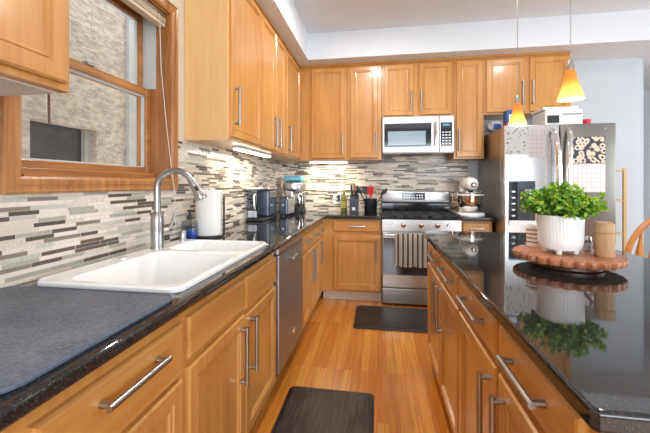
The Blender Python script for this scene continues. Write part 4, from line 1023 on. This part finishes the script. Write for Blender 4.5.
# grinders and small jars
for (gx, gy, lb) in ((.865, 1.447, 'pale wooden grinder in front, right of the white pot'), (.892, 1.503, 'pale wooden grinder partly hidden behind the front one')):
    t = thing('pepper_grinder', lb, 'grinder', (gx, gy, zb_), 'wooden grinders')
    bm = B(); lathe(bm, [(0, zb_), (.0285, zb_), (.030, zb_+.003), (.030, zb_+.088), (.028, zb_+.090), (0, zb_+.090)], (gx, gy, 0), 32); obj('body', bm, pale_wood, t, True)
    bm = B(); lathe(bm, [(0, zb_+.0905), (.028, zb_+.0905), (.030, zb_+.093), (.030, zb_+.124), (.028, zb_+.127), (0, zb_+.127)], (gx, gy, 0), 32); obj('top', bm, pale_wood, t, True)
gx, gy = .700, 1.650
t = thing('ceramic_jar', 'small cream jar with dark bands behind the white pot', 'jar', (gx, gy, zb_))
bm = B(); lathe(bm, [(0, zb_), (.030, zb_), (.032, zb_+.01), (.032, zb_+.085), (.024, zb_+.098), (0, zb_+.1)], (gx, gy, 0), 24); obj('body', bm, white_ceramic, t, True)
for k in range(4):
    bm = B(); lathe(bm, [(.0315, zb_+.015+k*.018), (.0332, zb_+.017+k*.018), (.0332, zb_+.021+k*.018), (.0315, zb_+.023+k*.018)], (gx, gy, 0), 24); obj('band', bm, acacia, t, True)
for (gx, gy, lb) in ((.868, 1.56, 'tiny clear glass shaker between the pot and the grinders'), (.845, 1.60, 'tiny clear glass shaker farther back, behind the other shaker')):
    t = thing('glass_shaker', lb, 'shaker', (gx, gy, zb_))
    bm = B(); lathe(bm, [(0, zb_), (.015, zb_), (.016, zb_+.035), (.012, zb_+.045), (0, zb_+.045)], (gx, gy, 0), 16); obj('glass', bm, clear_m, t, True)
    bm = B(); lathe(bm, [(0, zb_+.001), (.012, zb_+.001), (.012, zb_+.028), (0, zb_+.028)], (gx, gy, 0), 14); obj('contents', bm, white_ceramic, t, True)
    bm = B(); lathe(bm, [(0, zb_+.0455), (.013, zb_+.0455), (.012, zb_+.058), (0, zb_+.062)], (gx, gy, 0), 16); obj('lid', bm, chrome, t, True)

# ------------------------------------------------------------------ pendants
def pendant(px_, py_, zb0, lb):
    t = thing('pendant_lamp', lb, 'lamp', (px_, py_, zb0), 'pendants above the island')
    bm = B(); lathe(bm, [(.0465, zb0), (.0405, zb0+.02), (.031, zb0+.05), (.0215, zb0+.085), (.015, zb0+.118), (.0145, zb0+.118), (.0205, zb0+.085), (.030, zb0+.05), (.0395, zb0+.02), (.0445, zb0+.0005)], (px_, py_, 0), 40); obj('lamp_shade', bm, shade_m, t, True)
    bm = B(); lathe(bm, [(0, zb0+.115), (.0135, zb0+.115), (.012, zb0+.14), (.006, zb0+.158), (0, zb0+.158)], (px_, py_, 0), 20); obj('socket', bm, nickel, t, True)
    bm = B(); tube(bm, [(px_, py_, zb0+.157), (px_, py_, ZC-.02)], .0022, 8); obj('cord', bm, nickel, t, True)
    bm = B(); lathe(bm, [(0, ZC-.025), (.05, ZC-.025), (.06, ZC-.001), (0, ZC-.001)], (px_, py_, 0), 28); obj('canopy', bm, nickel, t, True)
    bm = B(); bmesh.ops.create_uvsphere(bm, u_segments=14, v_segments=10, radius=.018); bmesh.ops.translate(bm, verts=bm.verts[:], vec=(px_, py_, zb0+.040)); obj('bulb', bm, bulb_m, t, True)
    l = bpy.data.lights.new('pendant_bulb', 'POINT'); l.energy = 1.6; l.color = (1, .8, .5); l.shadow_soft_size = .022
    o = bpy.data.objects.new('pendant_bulb', l); C.objects.link(o); o.location = (px_, py_, zb0+.012)
pendant(.76, 1.478, 1.586, 'amber glass cone pendant hanging nearest, above the turntable')
pendant(.76, 1.996, 1.576, 'amber glass cone pendant hanging farther back, in front of the refrigerator')
for i, (x, y) in enumerate(CANS):
    nm = ['lit recessed ceiling downlight nearest the stove above the aisle', 'recessed ceiling downlight midway along the aisle', 'recessed ceiling downlight over the near end of the aisle', 'lit recessed ceiling downlight high at the right, beyond the pendants', 'recessed ceiling downlight above the near right of the island', 'recessed ceiling downlight over the far dining side', 'recessed ceiling downlight over the near dining side'][i]
    t = thing('recessed_light', nm, 'lamp', (x, y, ZC-.02), 'recessed ceiling lights')
    bm = B(); lathe(bm, [(.075, ZC-.001), (.095, ZC-.001), (.092, ZC-.010), (.075, ZC-.013), (.075, ZC-.001)], (x, y, 0), 32); obj('ring', bm, white_plastic, t, True)
    bm = B(); lathe(bm, [(0, ZC-.002), (.074, ZC-.002), (.074, ZC-.009), (0, ZC-.009)], (x, y, 0), 32); obj('lens', bm, can_m, t, True)

# ------------------------------------------------------------------ floor mats
def floor_mat_thing(lb, x0, x1, y0, y1, m):
    bm = B(); rings = []
    for o_, zz in ((0, .0008), (0, .006), (.022, .018), (.03, .0195)):
        rings.append([bm.verts.new((x, y, zz)) for x, y in rrect(x0+o_, x1-o_, y0+o_, y1-o_, .035, 5)])
    for a, b_ in zip(rings, rings[1:]): bridge(bm, a, b_)
    bm.faces.new(rings[0][::-1]); bm.faces.new(rings[-1])
    return tag(obj('floor_mat', bm, m, None, True, at=((x0+x1)/2, (y0+y1)/2, 0)), lb, 'mat')
floor_mat_thing('dark wood-grain cushioned floor mat in front of the sink cabinet', -.53, -.022, 1.24, 2.01, mat_y)
floor_mat_thing('black cushioned floor mat lying in front of the stove', -.215, .56, 2.90, 3.44, mat_x)

# ------------------------------------------------------------------ dining chair and bamboo rack
hx, hy = 1.975, 2.70
t = thing('dining_chair', 'oak bow-back dining chair with paddle spindles beyond the island', 'chair', (hx, hy, 0))
bm = B(); prism(bm, rrect(hx-.21, hx+.21, hy-.01, hy+.42, .09, 6), .43, .465, bev=.012, seg=3); obj('seat', bm, chair_wood, t, True)
yb = lambda zz: hy+.02-(zz-.46)*.20
bow = []
for i in range(25):
    a = PI*i/24; zz = .74+.31*math.sin(a); bow.append((hx-.245*math.cos(a), yb(zz), zz))
bow = [(hx-.19, yb(.462), .462), (hx-.22, yb(.60), .60)]+bow+[(hx+.22, yb(.60), .60), (hx+.19, yb(.462), .462)]
bm = B(); tube(bm, bow, .019, 10); obj('bow', bm, chair_wood, t, True)
for k in range(5):
    x = hx+(-.15+.075*k); xt = hx+(-.15+.075*k)*1.22; top = .74+.31*math.sqrt(max(0, 1-((xt-hx)/.245)**2))
    zs_ = [.462, .58, .68, .74, .80, .86, top]; rs = [.009, .010, .020, .026, .020, .010, .009]
    bm = B(); tube(bm, [(x+(xt-x)*(q-.462)/(top-.462), yb(q), q) for q in zs_], rs, 8); obj('spindle', bm, chair_wood, t, True)
for sx_, sy_ in ((-1, 0), (1, 0), (-1, 1), (1, 1)):
    bm = B(); p0 = (hx+sx_*.15, hy+.05+sy_*.30, .431); p1 = (hx+sx_*.21, hy+sy_*.40, .0)
    mid = [tuple(p0[j]+(p1[j]-p0[j])*f_ for j in range(3)) for f_ in (0, .3, .55, .75, 1)]
    tube(bm, mid, [.014, .019, .021, .015, .012], 10); obj('leg', bm, chair_wood, t, True)
for sx_ in (-1, 1):
    bm = B(); tube(bm, [(hx+sx_*.183, hy+.03, .20), (hx+sx_*.183, hy+.372, .20)], .010, 8); obj('stretcher', bm, chair_wood, t, True)
t = thing('bamboo_rack', 'slim pale bamboo rack standing by the wall right of the refrigerator', 'rack', (2.33, 3.95, 0))
for x in (2.175, 2.483):
    for y in (3.86, 4.03): bx('post', bamboo, t, x-.014, x+.014, y-.012, y+.012, 0, 1.405, bev=.002)
for zz in (.12, .42, .735, 1.075, 1.385): bx('shelf', bamboo, t, 2.189, 2.469, 3.852, 4.038, zz-.010, zz+.010, bev=.002)
